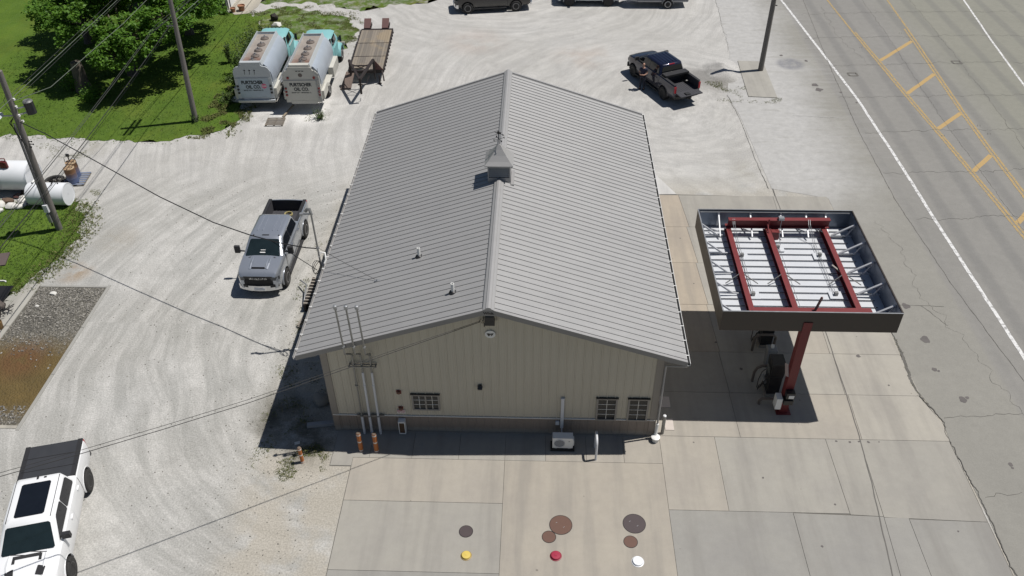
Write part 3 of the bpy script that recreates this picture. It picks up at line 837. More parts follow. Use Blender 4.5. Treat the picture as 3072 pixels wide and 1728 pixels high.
# windows
def window(x0, x1, z0, z1, cols, rows, sash=1, dark=False):
    fr = MB()
    T = .065
    for a in ((x0, x1, z1 - T, z1), (x0, x1, z0, z0 + T), (x0, x0 + T, z0 + T, z1 - T), (x1 - T, x1, z0 + T, z1 - T)):
        fr.bb(a[0], a[1], -.065, -.0, a[2], a[3])
    if sash == 2: fr.bb((x0 + x1) / 2 - .03, (x0 + x1) / 2 + .03, -.058, -.0, z0 + T, z1 - T)
    win = fr.build('window', M_frame, bld)
    MB().bb(x0 - .03, x1 + .03, -.085, -.0, z1 + .001, z1 + .028).build('drip_cap', M_black, win)
    spans = [(x0 + T, x1 - T)] if sash == 1 else [(x0 + T, (x0 + x1) / 2 - .03), ((x0 + x1) / 2 + .03, x1 - T)]
    for si, (a, b) in enumerate(spans):
        MB().bb(a, b, -.028, -.02, z0 + T, z1 - T).build('pane', M_glass, win)
        mu = MB()
        for k in range(1, cols):
            xx = a + (b - a) * k / cols; mu.bb(xx - .008, xx + .008, -.036, -.029, z0 + T, z1 - T)
        for k in range(1, rows):
            zz = z0 + T + (z1 - z0 - 2 * T) * k / rows; mu.bb(a, b, -.0375, -.030, zz - .008, zz + .008)
        mu.build('muntins', M_mull, win)
window(-3.01, -1.97, 1.26, 2.10, 2, 3, 2)
window(3.85, 4.62, .88, 2.07, 2, 4)
window(5.01, 5.78, .88, 2.07, 2, 4)
# wall furniture (each its own thing)
def horn(x, z, label):
    o = thing('strobe_light', label, 'alarm light')
    MB().bb(x - .09, x + .09, -.035, -.019, z - .09, z + .09).build('plate', M_red, o)
    MB().lathe([(.075, -.036), (.07, -.09), (.03, -.12)], (x, 0, z), 14, axis='Y').build('lens', plain('amber_lens', (.13, .05, .03), .2), o, 40)
horn(-3.46, 2.20, 'round reddish alarm light high on the beige wall left of the sliding window')
horn(-3.46, 1.33, 'small dark red alarm light just above the white warning sign')
o = thing('wall_lamp', 'small black wall lamp in the middle of the beige gable wall', 'lamp')
mb = MB(); mb.loft([[(-.50, -.019, 2.66), (-.38, -.019, 2.66), (-.38, -.08, 2.66), (-.50, -.08, 2.66)], [(-.53, -.019, 2.56), (-.35, -.019, 2.56), (-.35, -.16, 2.56), (-.53, -.16, 2.56)], [(-.51, -.019, 2.45), (-.37, -.019, 2.45), (-.37, -.10, 2.45), (-.51, -.10, 2.45)]]); mb.build('housing', M_black, o)
sg = thing('warning_sign', 'small white sign with red lettering on the wall above the glass fronted cabinet', 'sign')
MB().bb(-3.62, -3.31, -.03, -.019, 1.05, 1.24).build('sign_board', M_white, sg)
M_redt = plain('red_print', (.42, .05, .07), .6)
lettering('EMERGENCY', .052, M_redt, sg, (-3.465, -.032, 1.20), (PI / 2, 0, 0), .001)
lettering('FUEL SHUTOFF', .043, M_redt, sg, (-3.465, -.032, 1.145), (PI / 2, 0, 0), .001)
lettering('PUSH TO STOP', .038, M_redt, sg, (-3.465, -.032, 1.09), (PI / 2, 0, 0), .001)
cb = thing('glass_cabinet', 'white extinguisher cabinet with glass front standing low against the brown wainscot', 'cabinet')
mb = MB(); mb.bb(-3.60, -3.34, -.24, -.025, .10, .16); mb.bb(-3.60, -3.34, -.24, -.025, .72, .78); mb.bb(-3.60, -3.57, -.24, -.025, .16, .72); mb.bb(-3.37, -3.34, -.24, -.025, .16, .72); mb.bb(-3.57, -3.37, -.05, -.025, .16, .72)
mb.build('case', M_white, cb)
MB().bb(-3.568, -3.372, -.232, -.226, .162, .718).build('glass_door', plain('brown_glass', (.10, .065, .04), .08), cb)
MB().lathe([(.06, .2), (.062, .5), (.03, .56), (.02, .62)], (-3.47, -.13, 0), 12).build('extinguisher', plain('extinguisher_red', (.35, .03, .02), .4), cb, 40)
# air conditioner
ac = thing('air_conditioner', 'small white outdoor air conditioner on a dark pad against the wainscot', 'air conditioner', (2.63, -.64, 0))
MB().bb(-.45, .45, -.22, .22, .023, .10).build('pad', M_black, ac)
MB().bb(-.38, .38, -.16, .14, .14, .68).bb(.38, .43, -.10, .10, .22, .52).bb(-.3, -.2, -.14, .14, .10, .14).bb(.2, .3, -.14, .14, .10, .14).build('housing', M_white, ac)
mb = MB(); mb.lathe([(.215, -.161), (.215, -.172), (.195, -.175), (.195, -.161)], (-.12, 0, .41), 24, axis='Y'); mb.build('fan_ring', M_pvc, ac, 40)
mb = MB(); mb.lathe([(.192, -.162), (.19, -.1635)], (-.12, 0, .41), 24, axis='Y'); mb.build('fan_recess', M_dark, ac)
mb = MB()
for k in range(7):
    zz = .41 + (k - 3) * .052; hw_ = math.sqrt(max(.001, .19 ** 2 - (zz - .41) ** 2)); mb.bb(-.12 - hw_, -.12 + hw_, -.174, -.165, zz - .009, zz + .009)
mb.build('fan_grille', M_pvc, ac)
mb = MB()
for k in range(6):
    a = k * PI / 3; mb.beam((.24, -.1625, .52), (.24 + .035 * math.cos(a), -.1625, .52 + .035 * math.sin(a)), .01, .004)
mb.build('maker_mark', M_trim, ac)
ld = thing('line_cover', 'tall white pipe cover on the wall above the air conditioner', 'pipe cover')
MB().bb(2.54, 2.66, -.09, -.019, .45, 2.02).bb(2.535, 2.665, -.10, -.019, 1.98, 2.06).build('duct', M_pvc, ld)
MB().tube([(2.6, -.06, .45), (2.6, -.08, .3), (2.63, -.3, .3), (2.66, -.5, .35)], .025, 8).build('pipe', M_pvc, ld, 50)
MB().bb(2.36, 2.5, -.09, -.025, .62, .80).build('switch_box', M_pvc, ld)
hp = thing('pipe_guard', 'white bent pipe hoop guard standing beside the air conditioner', 'guard rail')
MB().tube([(3.86, -1.22, .0), (3.86, -1.22, .86), (3.86, -1.17, .98), (3.86, -1.06, 1.03), (3.86, -.82, 1.03), (3.86, -.70, .98), (3.86, -.64, .86), (3.86, -.64, 0)], .045, 12).build('hoop', M_pvc, hp, 50)
# downspout and pots at right corner
ds = thing('downspout', 'thin pale downspout running down the right front corner of the building', 'downspout')
MB().tube([(EX + .04, -.38, ZE - .13), (EX + .03, -.38, ZE - .28), (HW + .09, -.10, ZE - .55), (HW + .09, -.09, 2.5), (HW + .09, -.09, .75)], .035, 8).build('pipe', M_ridge, ds, 50)
MB().tube([(HW + .09, -.09, .80), (HW + .08, -.10, .35), (HW + .05, -.16, .2)], .06, 10).build('elbow', M_white, ds, 50)
pt = thing('white_drain_tub', 'round white drain tub under the downspout at the corner', 'tub', (6.16, -.24, .02))
MB().lathe([(.13, 0), (.16, .2), (.17, .21), (.15, .22), (.05, .23)], (0, 0, 0), 20).build('tub', M_white, pt, 40)
gp_ = thing('guard_post', 'short dull steel guard post near the right corner of the building', 'bollard', (6.46, .12, .02))
MB().cyl((0, 0, 0), .065, .98, 16).build('post', M_steelpipe, gp_, 40)
MB().lathe([(.068, .98), (.06, 1.01), (.02, 1.025)], (0, 0, 0), 16).build('cap', M_pvc, gp_, 40)
# pale doormats
for (x0, x1, y0, y1), lb in (((6.5, 6.93, 1.46, 2.03), 'pale square concrete pad beside the wall in the canopy shade'), ((6.6, 6.94, .28, .86), 'pale square concrete pad beside the steel guard post')):
    tag(MB().bb(x0, x1, y0, y1, .02, .045).build('pale_pad', plain('pale_pad', (.50, .45, .41), .85), None), lb, 'pad')
# orange bollards
def bollard(x, y, h, label, zb=.02, r=.085):
    o = thing('orange_bollard', label, 'bollard', (x, y, zb), 0, 'orange bollards around the vent pipes')
    t_ = MB().cyl((0, 0, 0), r, h, 18).build('post', M_orange, o, 40)
    MB().lathe([(r * .98, h), (r * .8, h + .03), (.01, h + .045)], (0, 0, 0), 18).build('cap', plain('concrete_cap', (.16, .12, .09), .9), o, 40)
    for zz in (.03, h * .52, h * .9): MB().lathe([(r + .003, zz), (r + .003, zz + .055)], (0, 0, 0), 18).build('reflective_band', M_band, o, 40)
M_orange = plain('orange_paint', (.42, .135, .030), .6, var=.2, scale=7)
M_band = plain('white_band', (.62, .60, .57), .5, var=.2, scale=9)
bollard(-4.95, -1.0, .98, 'orange bollard with white bands, left one of the pair on the concrete walk')
bollard(-4.36, -1.02, .98, 'orange bollard with white bands, right one of the pair on the concrete walk')
bollard(-7.05, -1.60, .80, 'faded orange bollard standing alone in the gravel off the walk end', .0, .07)
# three vent pipes
for i, (xt, xb, lb) in enumerate(((-5.06, -4.96, 'leftmost of the three tall steel vent pipes on the front wall'), (-4.70, -4.67, 'middle of the three tall steel vent pipes on the front wall'), (-4.34, -4.34, 'rightmost of the three tall steel vent pipes on the front wall'))):
    o = thing('vent_pipe', lb, 'vent pipe', group='tall vent pipes on the front wall')
    xm = xt + .03
    MB().tube([(xt, -.60, 6.72), (xm, -.58, 4.72), (xm, -.57, 4.62), (xm + .10, -.35, 4.42), (xb + .04, -.14, 4.2), (xb + .04, -.13, 4.05), (xb + .02, -.13, 3.30)], .033, 10).build('upper_pipe', M_steelpipe, o, 50)
    MB().lathe([(.035, 6.66), (.06, 6.70), (.075, 6.78), (.06, 6.85), (.01, 6.87)], (xt, -.60, 0), 14).build('cap', M_galv, o, 50)
    low = M_pvc if i else M_steelpipe
    MB().tube([(xb + .02, -.13, 3.30), (xb, -.14, 1.0)], .045 if i else .028, 10).build('lower_pipe', low, o, 50)
    MB().tube([(xb, -.14, 1.0), (xb, -.17, .03)], .05, 10).build('bottom_sleeve', M_pvc, o, 50)
    MB().cyl((xm, -.585, 4.95), .05, .06, 10).build('clamp', M_galv, o)
    MB().cyl((xb + .01, -.133, 2.6), .055, .05, 10).build('coupling', M_pvc if i else M_steelpipe, o)
    MB().cyl((xb, -.14, .97), .057, .06, 10).build('coupling', M_steelpipe, o)
bk = thing('pipe_bracket', 'dark steel bracket bar holding the three vent pipes to the wall', 'bracket')
MB().bb(-5.12, -4.10, -.10, -.06, 3.62, 3.66).bb(-5.12, -4.10, -.20, -.16, 3.60, 3.64).bb(-5.10, -5.06, -.2, -.019, 3.61, 3.65).bb(-4.16, -4.12, -.2, -.019, 3.61, 3.65).build('bar', M_steelpipe, bk)
MB().bb(-5.14, -4.12, -.11, -.052, .90, .99).build('lower_bar', M_trim, bk)
# roof vents
for (x, y, lb) in ((-2.86, 3.63, 'white plastic roof vent pipe further up the left roof slope'), (-1.32, .92, 'white plastic roof vent pipe nearer the ridge and front edge')):
    o = thing('roof_vent', lb, 'vent pipe', (x, y, ZR - KS * abs(x)), 0, 'short vent pipes on the left roof slope')
    MB().lathe([(.06, -.02), (.06, .40), (.042, .40), (.042, .30)], (0, 0, 0), 16).build('pipe', M_white, o, 40)
    MB().lathe([(.15, -.02), (.12, .045), (.065, .08)], (0, 0, 0), 16).build('boot', M_black, o, 40)
# cupola
cy = 8.0
cu = thing('cupola', 'square grey louvered cupola astride the roof ridge', 'cupola', (0, cy, 0))
b_ = .46
fr = MB()
for sx in (-1, 1):
    for sy in (-1, 1): fr.bb(sx * b_ - .05 * (sx > 0), sx * b_ + .05 * (sx < 0), sy * b_ - .05 * (sy > 0), sy * b_ + .05 * (sy < 0), ZR - .25, 7.36)
for s_ in (-1, 1):
    fr.bb(-b_ + .05, b_ - .05, s_ * b_ - .04 * (s_ > 0), s_ * b_ + .04 * (s_ < 0), 7.24, 7.359)
    fr.bb(s_ * b_ - .04 * (s_ > 0), s_ * b_ + .04 * (s_ < 0), -b_ + .05, b_ - .05, 7.24, 7.359)
    fr.bb(-b_ + .05, b_ - .05, s_ * b_ - .04 * (s_ > 0), s_ * b_ + .04 * (s_ < 0), ZR - .25, ZR + .10)
    fr.bb(s_ * b_ - .04 * (s_ > 0), s_ * b_ + .04 * (s_ < 0), -b_ + .05, b_ - .05, ZR - .25, ZR - .02)
fr.build('frame', M_ridge, cu)
MB().bb(-b_ + .06, b_ - .06, -b_ + .06, b_ - .06, ZR - .2, 7.35).build('dark_core', M_dark, cu)
for k in range(6):
    for s_ in (-1, 1):
        z = ZR + .13 + k * .095
        MB().loft([[(x, s_ * (b_ - .012), z), (x, s_ * (b_ - .012), z + .012), (x, s_ * (b_ - .055), z + .065), (x, s_ * (b_ - .055), z + .053)] for x in (-b_ + .05, b_ - .05)]).build('slat', M_ridge, cu)
        MB().loft([[(s_ * (b_ - .012), x, z), (s_ * (b_ - .012), x, z + .012), (s_ * (b_ - .055), x, z + .065), (s_ * (b_ - .055), x, z + .053)] for x in (-b_ + .05, b_ - .05)]).build('slat', M_ridge, cu)
rs = []
for a, z in ((.57, 7.33), (.575, 7.37), (.44, 7.50), (.29, 7.68), (.15, 7.88), (.05, 8.05)):
    rs.append([(-a, -a, z), (a, -a, z), (a, a, z), (-a, a, z)])
MB().loft(rs).build('roof', M_ridge, cu)
MB().bb(.47, .6, -.6, .5, ZR - KS * .5 - .05, ZR - KS * .5 + .05).build('flashing', M_ridge, cu)
wv = thing('weathervane', 'small black weathervane with cross arms on top of the cupola', 'weathervane', (0, cy, 8.03))
MB().tube([(0, 0, 0), (0, 0, .62)], .014, 8).build('rod', M_black, wv)
mb = MB()
for k in range(4):
    a = .5 + k * PI / 2; mb.beam((0, 0, .26), (.2 * math.cos(a), .2 * math.sin(a), .26), .012, .012)
    mb.box((.22 * math.cos(a), .22 * math.sin(a), .26), (.05, .02, .06), a + 1.57)
mb.build('compass_arms', M_black, wv)
mb = MB(); a = -.6
mb.beam((-.22 * math.cos(a), -.22 * math.sin(a), .5), (.22 * math.cos(a), .22 * math.sin(a), .5), .012, .012)
def vp(u, z, th): return (u * math.cos(a) - th * math.sin(a), u * math.sin(a) + th * math.cos(a), z)
for poly in ([(-.22, .50), (-.10, .51), (-.06, .58), (.02, .60), (.06, .55), (.10, .60), (.13, .58), (.10, .52), (.02, .48), (-.10, .47)], [(.18, .46), (.27, .50), (.18, .54)]):
    mb.loft([[vp(u, z, th) for u, z in poly] for th in (-.006, .006)])
mb.build('arrow_figure', M_black, wv)
# electric service mast outside the left eave
ms = thing('service_mast', 'thin grey electric service mast rising beside the left eave', 'mast', (-7.06, 4.85, 0))
MB().tube([(0, 0, 0), (0, 0, 6.85)], .035, 10).build('pipe', M_steelpipe, ms, 50)
MB().tube([(0, 0, 6.80), (-.04, .04, 6.95), (-.14, .06, 6.93), (-.22, .06, 6.82)], .06, 10).build('weatherhead', M_steelpipe, ms, 50)
MB().beam((.05, .05, 6.72), (-.40, .02, 6.72), .04, .04).bb(-.44, -.34, -.04, .06, 6.66, 6.78).build('arm', M_galv, ms)
MB().tube([(-.02, -.02, 4.72), (.05, .1, 4.86), (.22, .1, 4.84), (.26, -.05, 4.62), (.2, -.15, 4.5)], .035, 8).build('white_elbow', M_white, ms, 50)
for k in range(3):
    pts = [(-.12 + .17 * math.cos(a) + .02 * k, -.22 + .2 * math.sin(a) * .8, 4.35 + .22 * math.sin(a + .5 * k)) for a in [j * .5 for j in range(13)]]
    MB().tube(pts, .012, 6).build('wire_loop', M_black, ms, 50)
mb = MB().bb(-.05, .05, -.05, .05, 5.1, 5.2); mb.build('clevis', M_galv, ms)

# ================================================================ FUEL CANOPY
X0, X1, Y0, Y1, ZB, ZT = 8.20, 14.53, 1.33, 7.80, 4.30, 5.20
M_bronze = plain('dark_bronze', (.050, .040, .033), .45, .1, var=.1)
M_deck = plain('white_deck', (.58, .60, .625), .42, var=.10, scale=2.2, fine=.06)
M_inner = plain('inner_galvanised', (.17, .20, .25), .40, .5, var=.3, scale=1.6)
M_seam = plain('dark_seam', (.04, .04, .045), .5, .3)
M_brace = plain('pale_brace', (.52, .53, .55), .45, .2)
can = thing('fuel_canopy', 'open topped square fuel canopy with dark fascia and red roof beams', 'canopy')
for a in ((X0, X1, Y0, Y0 + .025, 'x'), (X0, X1, Y1 - .025, Y1, 'x'), (X0, X0 + .025, Y0 + .026, Y1 - .026, 'y'), (X1 - .025, X1, Y0 + .026, Y1 - .026, 'y')):
    f_ = MB().bb(a[0], a[1], a[2], a[3], ZB, ZT).build('fascia', M_bronze, can)
    cx, cy2 = (a[0] + a[1]) / 2, (a[2] + a[3]) / 2
    inn = .028 if (a[4] == 'x' and a[2] == Y0) or (a[4] == 'y' and a[0] == X0) else -.028
    if a[4] == 'x': MB().bb(a[0] + .03, a[1] - .03, (a[3] if inn > 0 else a[2] - .008), (a[3] + .008 if inn > 0 else a[2]), ZB + .08, ZT - .05).build('liner', M_inner, f_); MB().bb(a[0], a[1], cy2 - .022, cy2 + .022, ZT + .001, ZT + .014).build('top_lip', M_galv, f_)
    else: MB().bb((a[1] if inn > 0 else a[0] - .008), (a[1] + .008 if inn > 0 else a[0]), a[2] + .01, a[3] - .01, ZB + .08, ZT - .05).build('liner', M_inner, f_); MB().bb(cx - .022, cx + .022, a[2], a[3], ZT + .001, ZT + .014).build('top_lip', M_galv if inn > 0 else M_bronze, f_)
# deck pans, each with a raised seam
pm = MB(); w_ = .4
pm.loft([[(x, 0, ZB + .05), (x, w_, ZB + .05), (x, w_, ZB + .06), (x, .02, ZB + .06), (x, .02, ZB + .105), (x, 0, ZB + .105)] for x in (X0 + .05, X1 - .35)])
pme = pm.mesh('deck_pan', M_deck)
y = Y0 + .04
sm_ = MB().bb(X0 + .05, X1 - .32, -.008, .020, ZB + .105, ZB + .117).mesh('seam_cap', M_seam)
while y < Y1 - .3:
    p_ = link('deck_pan', pme, can); p_.location = (0, y, 0)
    link('seam_cap', sm_, p_)
    y += .402
MB().bb(X0 + .03, X1 - .03, Y0 + .03, Y1 - .03, ZB + .02, ZB + .048).build('ceiling', M_deck, can)
# red steel: I-beams
def ibeam(p0, p1, w, h, name='beam', th=.02):
    p0 = Vector(p0); p1 = Vector(p1); mb = MB(); up = Vector((0, 0, 1))
    mb.beam(p0 + up * (h / 2 - th / 2), p1 + up * (h / 2 - th / 2), w, th)
    mb.beam(p0 - up * (h / 2 - th / 2), p1 - up * (h / 2 - th / 2), w, th)
    mb.beam(p0, p1, th, h - 2 * th)
    return mb.build(name, M_red, can)
for x, y0 in ((9.42, 1.62), (11.02, 1.78), (13.32, 1.78)): ibeam((x, y0, 4.60), (x, 7.45, 4.60), .20, .26, 'stringer')
ibeam((9.30, 1.62, 4.90), (13.55, 1.66, 4.90), .24, .32, 'header')
ibeam((9.38, 7.22, 4.93), (13.52, 7.28, 4.93), .22, .38, 'header')
for yc, lb in ((1.45, 0), (7.0, 1)):
    MB().bb(11.14, 11.46, yc - .15, yc + .15, .02, 4.73).build('column', M_red, can)
    MB().bb(11.02, 11.58, yc - .27, yc + .27, .02, .05).build('base_plate', M_red, can)
MB().beam((11.55, 1.62, 5.07), (11.68, 1.66, 5.62), .09, .012).beam((11.55, 1.66, 5.07), (11.68, 1.70, 5.62), .012, .09).build('loose_angle', plain('rusty_pink_steel', (.30, .17, .15), .7), can)
MB().beam((13.0, 4.7, 4.75), (13.5, 4.28, 4.52), .07, .02).build('loose_angle', M_trim, can)
MB().beam((11.0, 7.0, 4.74), (11.0, 7.1, 5.2), .05, .05).beam((11.0, 6.8, 4.74), (10.95, 7.15, 5.1), .04, .03).build('upright_bracket', M_red, can)
for k, yy in enumerate((7.0, 5.78, 4.52, 3.24, 1.95)):
    MB().beam((X0 + .05, yy, 5.02), (X0 + .78, yy, 4.47), .06, .06).beam((X0 + .05, yy, 4.49), (X0 + 1.0, yy, 4.46), .05, .04).build('brace', M_brace, can)
    MB().beam((X1 - .06, yy + .02, 5.02), (X1 - .90, yy, 4.50), .08, .06).beam((X1 - .08, yy, 4.48), (X1 - .95, yy, 4.47), .05, .04).beam((X1 - .06, yy, 4.98), (X1 - .30, yy, 4.50), .04, .04).build('brace', M_brace, can)
for xx in (9.08, 10.38, 11.62, 12.66, 13.46):
    MB().beam((xx, Y1 - .06, 5.08), (xx, Y1 - .08, 4.46), .07, .05).beam((xx, Y1 - .1, 4.98), (xx, Y1 - .95, 4.50), .05, .05).beam((xx - .02, Y1 - .75, 4.6), (xx - .32, Y1 - .45, 4.55), .04, .04).build('brace', M_brace, can)
for xx in (9.42, 11.02, 13.32):
    mb = MB()
    for s_ in (-1, 1): mb.beam((xx + s_ * .08, 4.1, 4.72), (xx + s_ * .62, 3.82, 4.47), .03, .03)
    mb.build('strut', M_steelpipe, can)
MB().beam((X0 + .1, Y1 - .05, 5.10), (X1 - .1, Y1 - .05, 5.10), .05, .03).build('stiffener', M_galv, can)
for (x, y) in ((9.75, 5.62), (12.84, 5.70), (9.74, 3.20), (12.85, 3.27), (11.29, 6.2)):
    MB().bb(x - .06, x + .06, y - .06, y + .06, 4.42, 4.56).build('junction_box', M_steelpipe, can)
    MB().bb(x - .25, x + .25, y - .22, y + .22, 4.405, 4.42).build('light_plate', M_deck, can)
for xa, xb_ in ((9.55, 9.75), (12.6, 12.84)):
    for d in (0, .07): MB().tube([(xa + d, 7.2, 5.14), (xa + d, 7.0, 5.0), (xb_ - .06 + d, 6.5, 4.47), (xb_ - .06 + d, 3.2, 4.47)], .011, 6).build('conduit', M_galv, can)
for d in (0, .08): MB().tube([(11.25 + d, 6.2, 4.47), (11.25 + d, 1.9, 4.47)], .011, 6).build('conduit', M_galv, can)
MB().bb(11.4, 11.62, 7.12, 7.30, 5.13, 5.24).build('electrical_box', M_galv, can)
MB().tube([(11.5, 7.08, 5.15), (11.44, 6.9, 4.7), (11.4, 6.3, 4.5)], .012, 6).build('conduit', M_galv, can)
# plates on the near column
def onbox(name, label, cat, x0, x1, y0, y1, z0, z1, mat, plate=None):
    o = thing(name, label, cat)
    MB().bb(x0, x1, y0, y1, z0, z1).build('case', mat, o)
    if plate: MB().bb(*plate).build('white_label', M_white, o)
onbox('column_box', 'black box with white label, upper one on the near red canopy column', 'electrical box', 11.16, 11.48, 1.05, 1.295, 1.05, 1.34, M_black, (11.25, 11.45, 1.04, 1.049, 1.08, 1.24))
onbox('column_box', 'plain black box, lower one on the near red canopy column', 'electrical box', 11.12, 11.47, 1.03, 1.295, .74, .96, M_black)
onbox('payment_box', 'white metal box hung on the left side of the near red column', 'electrical box', 10.86, 11.08, 1.10, 1.45, .42, .98, M_white)
o = thing('column_sign', 'pinkish white notice sign beside the near red column', 'sign')
MB().add([(11.12, 1.62, 2.35), (11.12, 1.95, 2.1), (11.12, 1.62, 1.75), (11.12, 1.30, 2.0), (11.135, 1.62, 2.35), (11.135, 1.95, 2.1), (11.135, 1.62, 1.75), (11.135, 1.30, 2.0)], [(0, 1, 2, 3), (4, 7, 6, 5), (0, 4, 5, 1), (1, 5, 6, 2), (2, 6, 7, 3), (3, 7, 4, 0)]).build('sign_board', plain('pinkish_sign', (.55, .45, .45), .6), o)
def pump(x, y, label):
    o = thing('fuel_pump', label, 'fuel pump', (x, y, .02))
    MB().bb(-.30, .30, -.36, .36, 0, .12).build('plinth', M_trim, o)
    MB().loft([[(-.24 - a, -.30 - a, z), (.24 + a, -.30 - a, z), (.24 + a, .30 + a, z), (-.24 - a, .30 + a, z)] for a, z in ((0, .12), (0, 1.0), (.02, 1.1), (.03, 1.66), (.02, 1.72))]).build('cabinet', M_black, o)
    MB().bb(-.298, -.290, -.2, .2, 1.12, 1.42).build('display', plain('pump_display', (.12, .13, .13), .1), o)
    for s_ in (-1, 1):
        MB().tube([(-.29, s_ * .22, 1.0), (-.42, s_ * .24, .8), (-.5, s_ * .2, .45), (-.55, s_ * .05, .1), (-.48, -s_ * .05, .25), (-.34, s_ * .1, .5)], .018, 8).build('hose', M_black, o, 50)
        MB().beam((-.32, s_ * .12, .55), (-.40, s_ * .16, .75), .05, .1).build('nozzle', M_galv, o)
pump(11.05, 2.5, 'black fuel pump right behind the near red column')
pump(11.35, 5.35, 'black fuel pump further back under the canopy')
def guard(pts, label):
    o = thing('pipe_guard', label, 'guard rail', group='pipe guards around the pumps')
    MB().tube(pts, .055, 12).build('bent_pipe', plain('guard_pipe', (.12, .10, .085), .6), o, 50)
guard([(10.42, 3.0, .02), (10.42, 3.0, .55), (10.50, 3.0, .78), (10.68, 3.0, .90), (11.1, 3.02, .92), (11.35, 3.02, .85), (11.4, 3.02, .02)], 'brown bent pipe guard behind the near fuel pump')
guard([(10.45, 1.75, .02), (10.45, 1.75, .22), (10.52, 1.72, .35), (10.7, 1.7, .38), (11.35, 1.68, .38), (11.5, 1.68, .02)], 'low bent pipe guard in front of the near fuel pump')
guard([(10.75, 4.82, .02), (10.75, 4.82, .70), (10.83, 4.83, .86), (11.0, 4.84, .92), (11.5, 4.84, .92), (11.62, 4.84, .8), (11.62, 4.84, .02)], 'brown bent pipe guard in front of the far fuel pump')
bn = thing('squeegee_bin', 'grey slanted windshield service bin between the two fuel pumps', 'bin', (11.25, 3.95, .02))
MB().loft([[(-.16 - a, -.16 - a, z), (.16 + a, -.16 - a, z), (.16 + a, .16 + a, z), (-.16 - a, .16 + a, z)] for a, z in ((0, 0), (.03, .75), (.05, .95), (.02, 1.0))]).build('bin', plain('grey_plastic', (.20, .21, .22), .5), bn)
MB().bb(-.05, .06, -.05, .05, 1.0, 1.14).build('roll_holder', M_white, bn)
# tank covers set in the pad
def cover(x, y, r, mat, label, kind='flat'):
    o = thing('manhole_cover' if kind == 'flat' else 'fill_cap', label, 'manhole cover' if kind == 'flat' else 'fill cap', (x, y, .022))
    if kind == 'flat':
        MB().lathe([(r + .02, 0), (r + .02, .006), (r + .002, .006), (r + .002, .001)], (0, 0, 0), 36).build('rim', M_black, o)
        MB().cyl((0, 0, .001), r, .007, 36).build('lid', mat, o)
        if r > .25:
            for s_ in (-1, 1): MB().beam((-.15 * s_ - .02, .07 * s_, .0095), (-.10 * s_ - .02, .11 * s_, .0095), .012, .004).build('handle_slot', M_galv, o)
    else:
        MB().lathe([(r + .035, 0), (r + .035, .012), (r + .005, .02), (r + .005, .012)], (0, 0, 0), 30).build('rim', kind, o, 40)
        MB().lathe([(r, 0), (r, .055), (r * .93, .075), (r * .5, .08)], (0, 0, 0), 30).build('lid', mat, o, 30)
        MB().lathe([(r * .28, .079), (r * .26, .088)], (0, 0, 0), 16).build('boss', mat, o)
M_brown = plain('brown_cover', (.12, .062, .044), .65, var=.15, scale=5)
M_purp = plain('purple_brown_cover', (.062, .046, .048), .65, var=.15, scale=5)
cover(-.73, -4.46, .225, M_purp, 'dark purple brown cover alone on the left grey slab')
cover(2.53, -4.11, .38, M_brown, 'large brown manhole cover with a small one touching it, in the middle')
cover(2.12, -4.60, .225, M_brown, 'smaller brown cover beside the large middle one')
cover(5.07, -3.99, .38, M_purp, 'large dark brown manhole cover on the right of the tan slab')
cover(4.89, -4.72, .225, M_brown, 'smaller brown cover below the large right one')
cover(-.65, -5.41, .155, plain('yellow_cap', (.62, .47, .11), .5), 'yellow fill cap on the left grey slab', plain('brass_rim', (.28, .20, .08), .5))
cover(2.35, -5.34, .165, plain('crimson_cap', (.32, .018, .05), .5), 'crimson red fill cap on the tan slab', plain('red_rim', (.20, .01, .025), .5))
cover(5.07, -5.48, .175, plain('bright_white_cap', (.80, .82, .85), .5), 'bright white fill cap at the right of the tan slab', M_pvc)
# ================================================================ VEHICLES
def car_paint(name, c, metal=.0, rough=.28, flake=.0):
    t = NT(name); v = t.obj()
    col = t.mix(t.noise(v, 1.2, 3), sc3(c, .93), sc3(c, 1.07))
    dust = t.step(t.sep(v)[2], .95, .35, 0, .5)
    col = t.mix(t.math('MULTIPLY', dust, t.noise(v, 3, 4)), col, (.30, .28, .25))
    return t.fin(col, t.math('MULTIPLY_ADD', dust, .5, rough), metal, .5, .7)
M_silver = car_paint('silver_paint', (.42, .45, .50), .62, .25)
M_carwhite = car_paint('white_car_paint', (.78, .79, .80))
M_navy = car_paint('black_blue_paint', (.010, .012, .032), .3, .22)
M_blackp = car_paint('black_car_paint', (.012, .012, .013), .1, .25)
M_cglass = plain('tinted_glass', (.008, .010, .014), .05, spec=.7, var=.3)
M_wglass = plain('windshield_glass', (.012, .020, .022), .05, spec=.7, var=.5, scale=1.5)
M_tyre = plain('tyre_rubber', (.030, .029, .028), .85, var=.2, scale=9)
M_alloy = plain('alloy_rim', (.30, .30, .31), .3, .7, var=.1)
M_rimblack = plain('black_rim', (.03, .03, .032), .35, .4)
M_chrome = plain('chrome', (.62, .63, .65), .15, .95, var=.05)
M_plastic = plain('black_plastic', (.022, .022, .024), .6, var=.2)
M_liner = plain('bed_liner', (.045, .045, .052), .75, var=.25, scale=6)
M_lamp = plain('headlight_lens', (.10, .105, .115), .08, .3)
M_tail = plain('tail_light', (.38, .02, .03), .2)
M_plate = plain('number_plate', (.55, .57, .60), .5)

